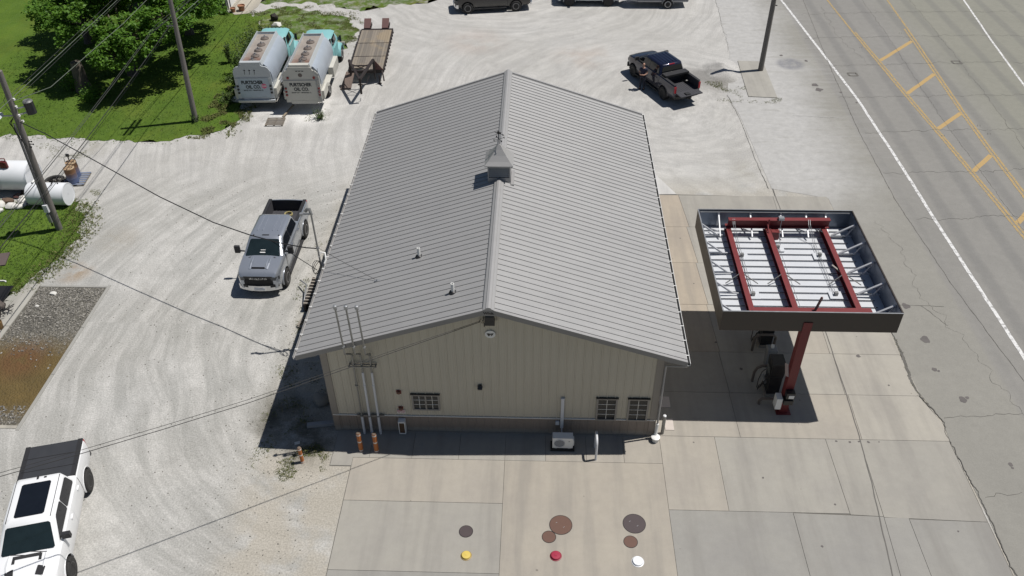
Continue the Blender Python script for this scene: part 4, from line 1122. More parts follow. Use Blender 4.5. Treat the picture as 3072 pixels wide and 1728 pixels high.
def half_profile(hw, zb, zt, crown=.02):
    return [(hw * .80, zb), (hw * .955, zb + .04), (hw * .99, zb + .22), (hw, (zb + zt) / 2 + .05), (hw * .992, zt - .20),
            (hw * .968, zt - .07), (hw * .915, zt - .012), (hw * .80, zt), (hw * .4, zt + crown), (0, zt + crown * 1.3)]
def body_mesh(stations, cuts, mats):
    mb = MB(); secs = []
    for y, hw, zb, zt in stations:
        h = half_profile(hw, zb, zt)
        secs.append([(x, y, z) for x, z in h] + [(-x, y, z) for x, z in h[-2::-1]])
    mb.loft(secs)
    base = mb.mesh('body', mats)
    return boolean_mesh(base, cuts)
def cutter_cyl(y, r, x0, x1, zc):
    mb = MB(); mb.lathe([(r, x0), (r, x1)], (0, y, zc), 32, axis='X'); return mb.mesh('cut', M_dark)
def cutter_box(x0, x1, y0, y1, z0, z1, mat):
    mb = MB(); mb.bb(x0, x1, y0, y1, z0, z1); return mb.mesh('cut', mat)
def wheel_meshes(R, W, rim_mat, spokes, rr=.62):
    tm = MB(); r1 = R * rr
    tm.lathe([(r1, -W / 2 + .01), (R - .05, -W / 2), (R - .012, -W / 2 + .03), (R, -W / 2 + .06), (R, W / 2 - .06), (R - .012, W / 2 - .03), (R - .05, W / 2), (r1, W / 2 - .01)], (0, 0, 0), 32, axis='X')
    for k in range(32):
        a = 2 * PI * k / 32
        tm.box((0, (R + .002) * math.cos(a), (R + .002) * math.sin(a)), (W * .8, .045, .014), 0, 0, Matrix.Rotation(a - PI / 2, 3, 'X'))
    tyre = tm.mesh('tyre', M_tyre, 40)
    hub = MB(); hub.lathe([(r1 * .98, W / 2 - .10), (r1 * .5, W / 2 - .11), (.06, W / 2 - .1)], (0, 0, 0), 24, axis='X'); hub.lathe([(.08, W / 2 - .1), (.075, W / 2 - .03), (.03, W / 2 - .02)], (0, 0, 0), 16, axis='X')
    hubm = hub.mesh('hub', M_dark if rim_mat != M_chrome else rim_mat, 40)
    rm = MB(); n = 28
    rm.lathe([(r1 + .008, W / 2 - .07), (r1 + .012, W / 2 - .008), (r1 - .02, W / 2 - .004), (r1 - .03, W / 2 - .06)], (0, 0, 0), n, axis='X')
    for k in range(spokes):
        a = 2 * PI * k / spokes
        rm.beam((W / 2 - .035, .05 * math.cos(a), .05 * math.sin(a)), (W / 2 - .025, (r1 - .01) * math.cos(a), (r1 - .01) * math.sin(a)), .05, .03, up=(1, 0, 0))
    rim = rm.mesh('rim', rim_mat, 40)
    return tyre, hubm, rim
def add_wheel(par, x, y, R, meshes, steer=0.0):
    w = link('wheel', meshes[1], par)
    w.location = (x, y, R); w.rotation_euler = (0, 0, (0 if x > 0 else PI) + steer)
    link('tyre', meshes[0], w); link('rim', meshes[2], w)
    return w
def glass(par, name, q, mat, off=.008):
    """q: four corners, counter-clockwise seen from outside"""
    q = [Vector(p) for p in q]; n = (q[1] - q[0]).cross(q[3] - q[0]).normalized()
    c = sum(q, Vector()) / 4
    MBx = MB(); o = [p + n * off for p in q]; i = [p - n * .02 for p in q]
    # bevel corners
    def r8(p): 
        out = []
        for k in range(4):
            a, b, d = p[k - 1], p[k], p[(k + 1) % 4]
            out += [b + (a - b).normalized() * min(.05, (a - b).length * .2), b + (d - b).normalized() * min(.05, (d - b).length * .2)]
        return out
    MBx.loft([r8(i), r8(o)])
    return MBx.build(name, mat, par)
def arch(par, y, R, hw, mat, zc, w=.035, out=.012):
    n = 16
    for s in (-1, 1):
        mb = MB(); secs = []
        for k in range(n + 1):
            a = -.12 + (PI + .24) * k / n; ca, sa = math.cos(a), math.sin(a)
            secs.append([(s * (hw - .06), y + R * ca, zc + R * sa), (s * (hw + out), y + R * ca, zc + R * sa), (s * (hw + out), y + (R + w * .6) * ca, zc + (R + w * .6) * sa), (s * (hw - .03), y + (R + w) * ca, zc + (R + w) * sa)])
        mb.loft(secs)
        mb.build('fender_flare', mat, par, 40)

def pickup(label, loc, rz, paint, wb=3.7, R=.41, rim=None, spokes=6, hood=1.30, rail=1.38, roof=1.93, kind='pickup', name='pickup_truck', cat='pickup truck',
           bumper=None, flare=None, bed='open', gate='up', tow=False, handle=None, mirror=None, steps=True, glassm=None):
    rim = rim or M_alloy; bumper = bumper or M_chrome; flare = flare or paint; handle = handle or paint; mirror = mirror or M_plastic
    T = thing(name, label, cat, loc, rz)
    f = wb / 2; yf = f + .95; yr = -f - (1.16 if kind == 'pickup' else .98)
    cab0 = f - 3.05 if kind == 'pickup' else yr + .28; cab1 = f - .42
    if kind == 'suv': hood = 1.12; rail = 1.16; roof = 1.80
    st = [(yr, .93, .60, rail - .03), (yr + .05, .985, .52, rail - .01), (yr + .4, 1.0, .46, rail), (cab0 - .05, 1.005, .42, rail), (0, 1.01, .40, rail - .03), (cab1 - .1, 1.01, .42, rail - .04),
          (cab1 + .12, 1.005, .43, hood + .05), (f, .995, .46, hood + .02), (f + .45, .985, .46, hood - .03), (f + .75, .95, .46, hood - .09), (f + .88, .90, .48, hood - .17), (yf, .83, .50, hood - .27)]
    ra = R + .075
    cuts = [cutter_cyl(y, ra, s * .52, s * 1.2, R + .03) for y in (f, -f) for s in (1, -1)]
    bed_f = cab0 - .10
    if bed == 'open':
        cuts.append(cutter_box(-.80, .80, yr + (.10 if gate == 'up' else -.3), bed_f, .84, 2.2, M_liner))
    me = body_mesh(st, cuts, [paint, M_dark])
    me.polygons.foreach_set('use_smooth', [True] * len(me.polygons)); me.set_sharp_from_angle(angle=math.radians(28))
    link('body', me, T)
    # seams between cab, bed and doors
    def side_x(z, y):   # outer x of the body side
        for a, b in zip(st, st[1:]):
            if a[0] <= y <= b[0]:
                k = (y - a[0]) / (b[0] - a[0]); hw, zb, zt = [a[i] + (b[i] - a[i]) * k for i in (1, 2, 3)]; break
        h = half_profile(hw, zb, zt)
        for p, q in zip(h, h[1:]):
            if p[1] <= z <= q[1]: return p[0] + (q[0] - p[0]) * (z - p[1]) / max(1e-6, q[1] - p[1])
        return hw
    doors = [(cab0 + .10, cab0 + .10 + (cab1 - cab0 - .12) * .47), (cab0 + .13 + (cab1 - cab0 - .12) * .47, cab1 - .02)]
    zs = [.50, .62, .80, .95, 1.08, rail - .22, rail - .09]
    for s in (-1, 1):
        for di, (ya, yb) in enumerate(doors):
            secs = []
            n_ = 6
            for z in zs:
                row = [(s * (side_x(z, ya + (yb - ya) * k / n_) + .006), ya + (yb - ya) * k / n_, z) for k in range(n_ + 1)]
                secs.append(row + [(s * (abs(x) - .02), y, z_) for x, y, z_ in row[::-1]])
            d = MB().loft(secs).build('door', paint, T, 35)
            zz = rail - .25
            MB().bb(s * (side_x(zz, ya) + .004), s * (side_x(zz, ya) + .045), ya + .10, ya + .30, zz - .02, zz + .025).build('door_handle', handle, d)
    if kind == 'pickup':
        for s in (-1, 1):
            mb = MB()
            mb.loft([[(s * (side_x(z, cab0) + .003), cab0 - .045, z), (s * (side_x(z, cab0) + .003), cab0 - .02, z), (s * (side_x(z, cab0) - .02), cab0 - .02, z), (s * (side_x(z, cab0) - .02), cab0 - .045, z)] for z in zs])
            mb.build('cab_gap', M_dark, T)
    # greenhouse
    zb_ = rail - .04; ze_ = roof - .075
    B = (.925, cab0, cab1 + .30); Tt = (.78, cab0 + (.14 if kind == 'pickup' else .38), cab1 - .56)
    def ring(hw, y0, y1, z, c):
        return [(hw - c, y0, z), (hw, y0 + c, z), (hw, y1 - c, z), (hw - c, y1, z), (-hw + c, y1, z), (-hw, y1 - c, z), (-hw, y0 + c, z), (-hw + c, y0, z)]
    rings = [ring(B[0], B[1], B[2], zb_, .10), ring(Tt[0], Tt[1], Tt[2], ze_, .12), ring(Tt[0] - .035, Tt[1] + .04, Tt[2] - .06, roof - .025, .12), ring(Tt[0] - .16, Tt[1] + .18, Tt[2] - .22, roof, .12), ring(.2, Tt[1] + .6, Tt[2] - .6, roof + .008, .05)]
    MB().loft(rings).build('cab', paint, T, 40)
    def L(t_, k): return B[k] + (Tt[k] - B[k]) * t_
    def Z(t_): return zb_ + (ze_ - zb_) * t_
    ta, tb = .10, .96
    gm = glassm or M_wglass
    def xr(t_, c0=.10, c1=.12): return L(t_, 0) - (c0 + (c1 - c0) * t_)
    ws = glass(T, 'windshield', [(-xr(ta) - .0, L(ta, 2), Z(ta)), (-xr(tb), L(tb, 2), Z(tb)), (xr(tb), L(tb, 2), Z(tb)), (xr(ta), L(ta, 2), Z(ta))][::-1], gm)
    glass(T, 'rear_window', [(xr(.25), L(.25, 1), Z(.25)), (xr(.9), L(.9, 1), Z(.9)), (-xr(.9), L(.9, 1), Z(.9)), (-xr(.25), L(.25, 1), Z(.25))][::-1], M_cglass)
    for s in (-1, 1):
        ybp = (doors[0][1] + doors[1][0]) / 2
        for (fa, fb) in (((lambda t_: L(t_, 1) + .17), (lambda t_: ybp - .012)), ((lambda t_: ybp + .012), (lambda t_: L(t_, 2) - .22))):
            t0, t1 = .09, .92
            q = [(s * L(t0, 0), fa(t0), Z(t0)), (s * L(t0, 0), fb(t0), Z(t0)), (s * L(t1, 0), fb(t1), Z(t1)), (s * L(t1, 0), fa(t1), Z(t1))]
            if s < 0: q = q[::-1]
            glass(T, 'side_window', q, M_cglass)
        # mirror
        my = L(0, 2) - .42
        mb = MB(); k = .14 if not tow else .26
        mb.beam((s * (B[0] + .0), my, zb_ + .10), (s * (B[0] + k), my + .02, zb_ + .14), .05, .05)
        mb.box((s * (B[0] + k + .06), my + .02, zb_ + (.17 if not tow else .22)), (.26 if not tow else .24, .13, .22 if not tow else .36))
        mb.build('mirror', mirror, T)
    # rear
    if kind == 'pickup' and gate == 'up':
        MB().bb(-.78, .78, yr - .02, yr + .06, .72, rail - .04).build('tailgate', paint, T)
    elif gate == 'down':
        tg = MB().bb(-.79, .79, yr - .58, yr - .02, .80, .86).build('tailgate', M_liner, T)
        mb = MB()
        for k in range(9): mb.bb(-.7 + k * .175 - .02, -.7 + k * .175 + .02, yr - .54, yr - .06, .861, .868)
        mb.build('tailgate_ribs', M_liner, tg)
    for s in (-1, 1):
        MB().bb(s * .82, s * .955, yr - .02, yr + .07, .90, rail - .07).build('tail_light', M_tail, T)
    MB().loft([[(x, yr - .17 + .10 * (abs(x) / .95) ** 3, z) for x in (-.95, -.7, -.3, .3, .7, .95)] + [(x, yr + .04, z) for x in (.95, .7, .3, -.3, -.7, -.95)] for z in (.50, .68)]).build('rear_bumper', bumper, T)
    # front
    gr = MB().bb(-.66, .66, yf - .10, yf + .018, .70, hood - .25).build('grille', M_plastic, T)
    mb = MB()
    for k in range(5): mb.bb(-.64, .64, yf + .019, yf + .03, .74 + k * .065, .755 + k * .065)
    mb.build('grille_bars', M_dark, gr)
    for s in (-1, 1):
        MB().loft([[(s * .60, yf + .03, z), (s * .80, yf + .015, z), (s * .965, yf - .16, z), (s * .90, yf - .24, z), (s * .6, yf - .1, z)] for z in (hood - .46, hood - .29)]).build('headlight', M_lamp, T)
    MB().loft([[(x, yf + .10 - .22 * (abs(x) / .98) ** 2.6, z) for x in (-.98, -.8, -.45, 0, .45, .8, .98)] + [(x, yf - .24, z) for x in (.96, .8, .45, 0, -.45, -.8, -.96)] for z in (.42, .50, .66, .70)]).build('front_bumper', bumper, T, 40)
    MB().bb(-.24, .24, yf + .04, yf + .112, .47, .60).build('number_plate', M_plate, T)
    wm = wheel_meshes(R, .30, rim, spokes, .56)
    for y in (f, -f):
        for s in (-1, 1): add_wheel(T, s * .91, y, R, wm)
        arch(T, y, ra - .005, 1.0 if y < 0 else .995, flare, R + .03)
    mb = MB(); mb.bb(-.6, .6, yr + .1, yf - .15, .36, .50); mb.tube([(-.85, f, R), (.85, f, R)], .05).tube([(-.85, -f, R), (.85, -f, R)], .06)
    mb.build('chassis', M_dark, T)
    if steps:
        for s in (-1, 1): MB().bb(s * .96, s * 1.10, cab0 + .05, cab1 + .05, .34, .40).build('step_bar', M_plastic, T)
    mb = MB(); 
    for s in (-1, 1): mb.beam((s * .30 - .28, L(0, 2) + .02, zb_ + .05), (s * .30 + .22, L(.12, 2) + .02, Z(.12) + .015), .02, .015)
    mb.build('wiper', M_dark, T)
    T_ = dict(T=T, f=f, yf=yf, yr=yr, cab0=cab0, cab1=cab1, bed_f=bed_f, L=L, Z=Z, Tt=Tt, B=B, zb=zb_)
    if kind == 'pickup':
        mb = MB(); 
        if bed == 'open':
            for k in range(9): mb.bb(-.64 + k * .16 - .03, -.64 + k * .16 + .03, yr + .12, bed_f - .02, .8415, .853)
            mb.build('bed_ribs', M_liner, T)
            for s in (-1, 1): MB().bb(s * .79, s * .955, yr + .03, bed_f + .02, rail - .004, rail + .022).build('bed_rail_cap', M_plastic, T)
    return T_

# --- silver heavy duty truck by the left wall
s_ = pickup('silver grey pickup truck with empty bed parked left of the building', (-11.09, 10.80, 0), PI, M_silver, wb=3.86, R=.43, spokes=8, hood=1.44, rail=1.45, roof=2.02, tow=True, handle=M_chrome)
T = s_['T']; f = s_['f']; yf = s_['yf']
mb = MB()
for k in range(-2, 3):
    if k: mb.bb(k * .24 - .018, k * .24 + .018, s_['Tt'][1] + .22, s_['Tt'][2] - .5, 2.018, 2.052)
mb.build('roof_ribs', M_silver, T)
mb = MB()
for x in (-.62, .56): mb.bb(x - .03, x + .03, s_['Tt'][2] - .17, s_['Tt'][2] - .11, 1.995, 2.03)
mb.bb(-.16, .16, s_['Tt'][2] - .18, s_['Tt'][2] - .13, 2.005, 2.035)
mb.build('roof_marker_light', M_plastic, T)
mb = MB(); mb.loft([[(-.36, y, z), (.36, y, z), (.30, y, z + h), (-.30, y, z + h)] for y, z, h in ((f - .15, 1.48, .005), (f + .3, 1.455, .045), (f + .62, 1.40, .085))]); mb.build('hood_scoop', M_silver, T)
MB().bb(-.29, .29, f + .60, f + .635, 1.395, 1.48).build('scoop_opening', M_dark, T)
for s in (-1, 1): MB().loft([[(s * .50, f - .32, 1.50), (s * .70, f - .32, 1.485), (s * .66, f - .08, 1.475), (s * .54, f - .08, 1.485)], [(s * .50, f - .32, 1.44), (s * .70, f - .32, 1.44), (s * .66, f - .08, 1.44), (s * .54, f - .08, 1.44)]]).build('hood_vent', M_plastic, T)
for s in (-1, 1): MB().loft([[(s * a, y, z), (s * (a + .05), y, z + .022), (s * (a + .10), y, z)] for a, y, z in ((.36, f - .2, 1.478), (.36, f + .3, 1.462), (.34, f + .66, 1.40))]).build('hood_crease', M_silver, T)
for s in (-1, 1): MB().loft([[(x, yf + .11 - .22 * (abs(x) / .98) ** 2.6, z) for x in (s * .52, s * .7, s * .9)] + [(x, yf - .1, z) for x in (s * .9, s * .7, s * .52)] for z in (.60, .74)]).build('fog_light_bezel', M_plastic, T)
MB().loft([[(x, yf + .045 - .10 * (abs(x) / .86) ** 2, z) for x in (-.86, -.5, 0, .5, .86)] + [(x, yf - .08, z) for x in (.86, .5, 0, -.5, -.86)] for z in (1.03, 1.12)]).build('grille_bar', M_chrome, T)
lettering('CHEVROLET', .085, M_black, T, (0, yf + .052, 1.075), (PI / 2, 0, PI), .003, sx=1.75)
lt = s_['L']; zz = s_['Z']
MB().beam((-.10, lt(.30, 2) + .03, zz(.30) + .016), (.14, lt(.30, 2) + .03, zz(.30) + .016), .06, .02).beam((-.10, lt(.42, 2) + .03, zz(.42) + .016), (.12, lt(.42, 2) + .03, zz(.42) + .016), .03, .02).build('dashboard_paper', M_white, T)
cr = thing('coiled_hose', 'yellowish coil of hose lying in the silver pickup bed', 'hose coil', (-11.02, 13.35, .86))
for k in range(3): MB().tube([(.19 * math.cos(a), .17 * math.sin(a), .03 + .028 * k) for a in [j * PI / 8 for j in range(17)]], .02, 6).build('loop', plain('yellow_hose', (.42, .36, .16), .6), cr, 50)
# --- white truck bottom left
w_ = pickup('white pickup truck with black bed cover and dark sunroof at the lower left', (-14.92, -5.00, 0), -2.878, M_carwhite, wb=3.67, R=.42, rim=M_rimblack, spokes=10, bed='covered', bumper=M_plastic, handle=M_carwhite, hood=1.38, rail=1.42, roof=1.97, steps=False)
T = w_['T']; f = w_['f']; yf = w_['yf']
MB().loft([[(-.90, y, z), (.90, y, z), (.88, y, z + .035), (-.88, y, z + .035)] for y, z in ((w_['yr'] + .04, 1.415), (w_['bed_f'] + .02, 1.42))]).build('bed_cover', plain('vinyl_cover', (.035, .037, .042), .55, var=.1), T)
for k in range(1, 3): MB().bb(-.88, .88, w_['yr'] + .04 + k * .58, w_['yr'] + .055 + k * .58, 1.455, 1.462).build('cover_fold', M_dark, T)
for s in (-1, 1): MB().bb(s * .80, s * .955, w_['yr'] + .02, w_['bed_f'] + .02, 1.40, 1.462).build('bed_rail_cap', M_plastic, T)
glass(T, 'sunroof', [(-.46, w_['Tt'][1] + .32, 1.971), (.46, w_['Tt'][1] + .32, 1.971), (.46, w_['Tt'][2] - .24, 1.971), (-.46, w_['Tt'][2] - .24, 1.971)], M_cglass, .012)
MB().bb(-.02, .02, w_['Tt'][1] + .06, w_['Tt'][1] + .18, 1.94, 2.03).bb(-.27, -.19, w_['Tt'][1] + .1, w_['Tt'][1] + .16, 1.95, 1.985).build('roof_antenna', M_plastic, T)
mb = MB()
for s in (-1, 1): mb.bb(s * .665, s * .685, w_['Tt'][1] + .1, w_['Tt'][2] - .1, 1.93, 1.965)
mb.build('roof_seam', M_plastic, T)
mb = MB(); mb.loft([[(-.42, y, z), (.42, y, z), (.42, y, z + .02), (-.42, y, z + .02)] for y, z in ((w_['cab1'] + .33, 1.462), (f + .0, 1.436))])
for s in (-1, 1): mb.bb(s * .36, s * .44, f - .1, f + .14, 1.40, 1.438)
mb.build('hood_panel', M_plastic, T)
for s in (-1, 1):
    MB().loft([[(s * .36, f + .30, z), (s * .60, f + .40, z), (s * .55, f + .68, z), (s * .33, f + .62, z)] for z in (1.30, 1.385)]).build('hood_vent', M_plastic, T)
    MB().loft([[(s * a, y, z), (s * (a + .06), y, z + .03), (s * (a + .14), y, z)] for a, y, z in ((.50, f - .45, 1.415), (.50, f + .2, 1.40), (.46, f + .7, 1.30))]).build('hood_crease', M_carwhite, T)
# --- dark blue truck, tailgate down
b2 = pickup('black blue pickup truck with tailgate down behind the building', (8.64 + .93 * .9, 29.80 + .93 * .44, 0), .4557, M_navy, wb=3.68, R=.42, rim=M_rimblack, spokes=8, gate='down', bumper=M_plastic, handle=M_navy)
T = b2['T']; yr = b2['yr']
cv = MB(); n = 0
for z in (1.405, 1.45, 1.495): cv.bb(-.86, .86, b2['bed_f'] - .50, b2['bed_f'] - .02, z, z + .035)
cv.build('folded_bed_cover', M_plastic, T)
MB().bb(-.16, .16, yr - .34, yr - .16, .50, .60).tube([(0, yr - .1, .5), (0, yr - .42, .5)], .04).cyl((0, yr - .40, .52), .035, .14, 10).bb(-.35, -.05, yr - .50, yr - .22, .868, .93).build('tow_hitch', M_plastic, T)
mb = MB()
for k in range(-2, 3): mb.bb(k * .24 - .015, k * .24 + .015, b2['Tt'][1] + .22, b2['Tt'][2] - .3, 1.928, 1.955)
mb.build('roof_ribs', M_navy, T)
MB().bb(-.2, .2, b2['Tt'][1] + .0, b2['Tt'][1] + .05, 1.85, 1.91).build('brake_light', M_tail, T)
# --- black truck, white car and trailer at the top edge
b3 = pickup('black pickup truck with silver five spoke wheels at the top edge', (-2.40, 43.60, 0), 1.717, M_blackp, wb=3.75, R=.42, spokes=5, rim=M_alloy)
sv = pickup('white family car towing the grey trailer at the top edge', (5.30, 45.0, 0), PI / 2, M_carwhite, wb=3.05, R=.37, rim=M_rimblack, spokes=6, kind='suv', name='white_car', cat='car', bed='none', bumper=M_carwhite, steps=False)
tr = thing('enclosed_trailer', 'grey boxed trailer with one visible white spoked wheel behind the white car', 'trailer', (11.0, 44.6, 0))
M_trg = plain('trailer_grey', (.20, .21, .23), .45, .2)
MB().prism([(-1.9, -.85), (-1.9, .85), (-2.7, 0)], .55, 2.3).bb(-1.899, 2.0, -.85, .85, .52, 2.3).build('box', M_trg, tr)
MB().bb(-1.9, 2.01, -.87, .87, .46, .53).beam((-1.9, .6, .45), (-3.6, 0, .45), .08, .1).beam((-1.9, -.6, .45), (-3.6, 0, .45), .08, .1).build('frame', M_galv, tr)
MB().bb(2.001, 2.04, -.8, .8, .55, 2.25).build('rear_door', M_trg, tr)
wm = wheel_meshes(.34, .2, M_white, 8, .66)
for s in (-1, 1):
    o = add_wheel(tr, 0, 0, .34, wm); o.location = (.42, s * .98, .34); o.rotation_euler = (0, 0, s * PI / 2)
    MB().loft([[(.42 + .46 * math.cos(a), s * y, .36 + .44 * math.sin(a)) for y in (.86, 1.1)] + [(.42 + .44 * math.cos(a), s * y, .36 + .42 * math.sin(a)) for y in (1.1, .86)] for a in [j * PI / 10 for j in range(11)]]).build('mudguard', M_galv, tr)

# ================================================================ OIL DELIVERY TRUCKS
M_alu = plain('dull_aluminium', (.47, .52, .58), .45, .4, var=.14, scale=1.4)
M_tkgrey = plain('pale_grey_paint', (.44, .47, .485), .5, .05, var=.08, scale=1.5)
M_tkwhite = plain('chalky_white_paint', (.50, .49, .44), .6, 0, var=.10, scale=1.5)
M_teal = plain('turquoise_paint', (.22, .46, .47), .45, 0, var=.08, scale=1.5)
t = NT('rusty_tray'); v = t.obj(); xyz = t.sep(v)
k = t.step(t.math('ADD', xyz[1], t.math('MULTIPLY', t.noise(v, 1.3, 5, .7), 2.4)), 3.4, 1.6)
M_tray = t.fin(t.mix(k, t.mix(t.noise(v, 2.5, 5, .7), (.36, .33, .29), (.20, .17, .15)), t.mix(t.noise(v, 3.5, 5, .7), (.21, .115, .085), (.12, .065, .05))), .8)
M_dome = plain('weathered_dome', (.15, .125, .11), .7, .2, var=.35, scale=8)
M_txt = plain('black_lettering', (.010, .018, .022), .5)
M_reflred = plain('red_reflector', (.22, .02, .02), .3)
def tanker(label, loc, rz, ver):
    T = thing('oil_delivery_truck', label, 'tank truck', loc, rz, 'old oil delivery trucks beside the lawn')
    body = M_tkgrey if ver == 1 else M_tkwhite
    H = [(.62, 1.20), (.95, 1.32), (1.12, 1.62), (1.15, 1.98), (1.10, 2.35), (.98, 2.66), (.80, 2.88), (.62, 3.0)]
    sec = lambda y, k=1.0: [(x * k, y, 2.1 + (z - 2.1) * k) for x, z in H] + [(-x * k, y, 2.1 + (z - 2.1) * k) for x, z in H[::-1]]
    MB().loft([sec(.3), sec(4.75), sec(4.88, .97), sec(4.93, .85)]).build('tank', M_alu, T, 30)
    mb = MB()
    mb.add([(-.60, .25, 3.004), (.60, .25, 3.004), (.60, 4.75, 3.004), (-.60, 4.75, 3.004), (-.6, .25, 2.95), (.6, .25, 2.95), (.6, 4.75, 2.95), (-.6, 4.75, 2.95)], [(0, 1, 2, 3), (4, 7, 6, 5), (0, 4, 5, 1), (1, 5, 6, 2), (2, 6, 7, 3), (3, 7, 4, 0)])
    mb.build('walkway_tray', M_tray, T)
    for s in (-1, 1):
        MB().loft([[(s * .60, y, 2.94), (s * .72, y, 2.93), (s * .63, y, 3.20), (s * .60, y, 3.20)] for y in (.05, 4.85)]).build('side_rail', M_tkgrey, T)
    MB().bb(-.6, .6, 4.80, 4.85, 2.95, 3.14).build('end_rail', M_tkgrey, T)
    MB().bb(-.62, .62, -.02, .30, 3.02, 3.16).build('rear_shelf', body, T)
    ys = (4.0, 3.0, 2.15, 1.3, .6) if ver == 1 else (3.7, 2.75, 1.9, 1.15, .55)
    dm = MB(); dm.lathe([(.26, 3.0), (.26, 3.05), (.22, 3.07), (.20, 3.10), (.08, 3.13)], (0, 0, 0), 22)
    dm = dm.mesh('hatch', M_dome, 40)
    d2 = MB(); d2.beam((-.2, 0, 3.13), (.2, .02, 3.13), .04, .03).tube([(0, 0, 3.1), (0, 0, 3.24)], .04, 8).beam((0, -.12, 3.15), (.02, .14, 3.17), .03, .02); d2 = d2.mesh('hatch_clamp', M_galv)
    for i, y in enumerate(ys):
        h = link('hatch', dm, T); h.location = (.03, y, 0); link('hatch_clamp', d2, h); h.rotation_euler = (0, 0, i * .5)
    # rear cabinet
    if ver == 1: S = [(1.13, .82), (1.13, 2.62), (1.05, 2.80), (.92, 2.90), (.68, 2.95), (.62, 3.02), (.62, 3.20)]
    else: S = [(1.10, .72), (1.13, 2.30), (1.08, 2.60), (.92, 2.78), (.75, 2.85), (.72, 3.02)]
    poly = S + [(-x, z) for x, z in S[::-1]]
    MB().loft([[(x, y, z) for x, z in poly] for y in (-.06, .02)]).build('rear_panel', body, T)
    MB().loft([[(x, y, z) for x, z in [(1.11, .84), (1.11, 1.75), (-1.11, 1.75), (-1.11, .84)]] for y in (.02, 1.25)]).build('rear_cabinet', body, T)
    dz = 2.16
    dr = MB().bb(-.93, .93, -.085, -.061, .90, dz).build('rear_door', plain('blue_grey_door', (.36, .43, .48), .4) if ver == 1 else body, T)
    MB().bb(-1.08, 1.08, -.10, -.061, dz + .01, dz + .04).build('door_trim', M_tkgrey if ver == 1 else M_galv, T)
    MB().bb(-.80, .80, -.07, .0, .62, .84).build('lower_skirt', body, T)
    yb = -.09
    lettering('PURTSCHER', .30, M_txt, T, (-.08, yb, 1.90), (PI / 2, 0, 0), .014, sx=.82)
    lettering('OIL CO.', .30, M_txt, T, (-.06, yb, 1.60), (PI / 2, 0, 0), .012, sx=.86)
    lettering('309 897 3571 \u2022 BRADFORD, IL.', .115, M_txt, T, (-.08, yb, 1.38), (PI / 2, 0, 0), .002, sx=.82)
    if ver == 1:
        pk = plain('pink_print', (.62, .12, .22), .5)
        st_ = MB().add([(.62 + .17 * math.cos(a), -.088, 1.66 + .17 * math.sin(a)) for a in [j * PI / 4 for j in range(8)]], [tuple(range(8))]).build('octagon_sticker', pk, T)
        lettering('TOM', .13, M_white, T, (.62, -.094, 1.66), (PI / 2, 0, 0), .003)
        MB().bb(-1.15, 1.15, -.20, -.0, .70, .76).build('rear_bumper', M_tkgrey, T)
        MB().bb(-1.14, 1.14, -.19, -.0, .60, .70).build('bumper_apron', M_tkwhite, T)
        for x in (-.4, -.1, .2): MB().cyl((x, -.07, 2.66), .045, .05, 10).tube([(x, -.06, 2.62), (x - .03, -.07, 2.42)], .012, 6).build('marker_light', M_black, T)
    else:
        for x in (-.18, 0, .18): MB().bb(x - .06, x + .06, -.085, -.06, 2.76, 2.80).build('marker_light', M_black, T)
        for x in (-.78, .82): MB().lathe([(.085, -.062), (.08, -.10), (.03, -.11)], (x, 0, 2.35), 14, axis='Y').build('round_lamp', M_reflred, T)
        MB().lathe([(.13, -.062), (.10, -.075)], (0, 0, 2.52), 12, axis='Y').build('worn_badge', M_dome, T)
        mb = MB()
        for s in (.92, 1.12): mb.tube([(s, -.14, .62), (s, -.14, 2.65), (s - .02, .02, 2.92)], .018, 6)
        for k in range(8): mb.tube([(.92, -.14, .72 + k * .26), (1.12, -.14, .72 + k * .26)], .014, 6)
        mb.build('ladder', M_galv, T, 40)
    for s in (-1, 1):
        for k in range(3):
            MB().lathe([(.075, -.087), (.07, -.11), (.03, -.12)], (s * 1.02, 0, 1.66 - k * .22), 12, axis='Y').build('tail_light', M_black if ver == 1 else M_reflred, T)
    # sides
    for s in (-1, 1):
        if ver == 1:
            mb = MB()
            for k in range(3): mb.bb(s * (1.16 + k * .11), s * (1.22 + k * .11), 1.0, 5.0, 1.36, 1.40)
            mb.build('running_board', M_galv, T)
            MB().bb(s * 1.14, s * 1.32, .02, 1.2, .78, 1.46).build('side_locker', M_tkwhite, T)
            MB().tube([(s * 1.2, 1.2, 1.2), (s * 1.2, 5.1, 1.2)], .08, 10).build('hose_tube', M_tkgrey, T, 40)
        else:
            MB().bb(s * .98, s * 1.34, 3.2, 5.0, .85, 1.52).build('side_locker', M_tkwhite, T)
            MB().bb(s * 1.02, s * 1.26, .1, 1.35, .85, 1.4).build('side_locker', M_tkwhite, T)
        MB().loft([[(s * .70, y, z), (s * 1.30, y, z), (s * 1.30, y, z + .05), (s * .70, y, z + .05)] for y, z in ((1.62, .95), (1.75, 1.12), (2.9, 1.12), (3.02, .95))]).build('mudguard', M_tkwhite, T)
    mb = MB(); mb.bb(-.45, -.33, .1, 8.6, .75, 1.0).bb(.33, .45, .1, 8.6, .75, 1.0).bb(-.6, .6, 2.0, 2.6, .5, .9); mb.build('chassis', M_dark, T)
    wm_ = wheel_meshes(.48, .26, M_white if ver == 2 else M_galv, 6, .52)
    for s in (-1, 1):
        add_wheel(T, s * 1.02, 2.32, .48, wm_); add_wheel(T, s * .72, 2.32, .48, wm_); add_wheel(T, s * .98, 7.75, .48, wm_)
    # cab, hood, fenders
    def rg(hw, y0, y1, z, c): return [(hw - c, y0, z), (hw, y0 + c, z), (hw, y1 - c, z), (hw - c, y1, z), (-hw + c, y1, z), (-hw, y1 - c, z), (-hw, y0 + c, z), (-hw + c, y0, z)]
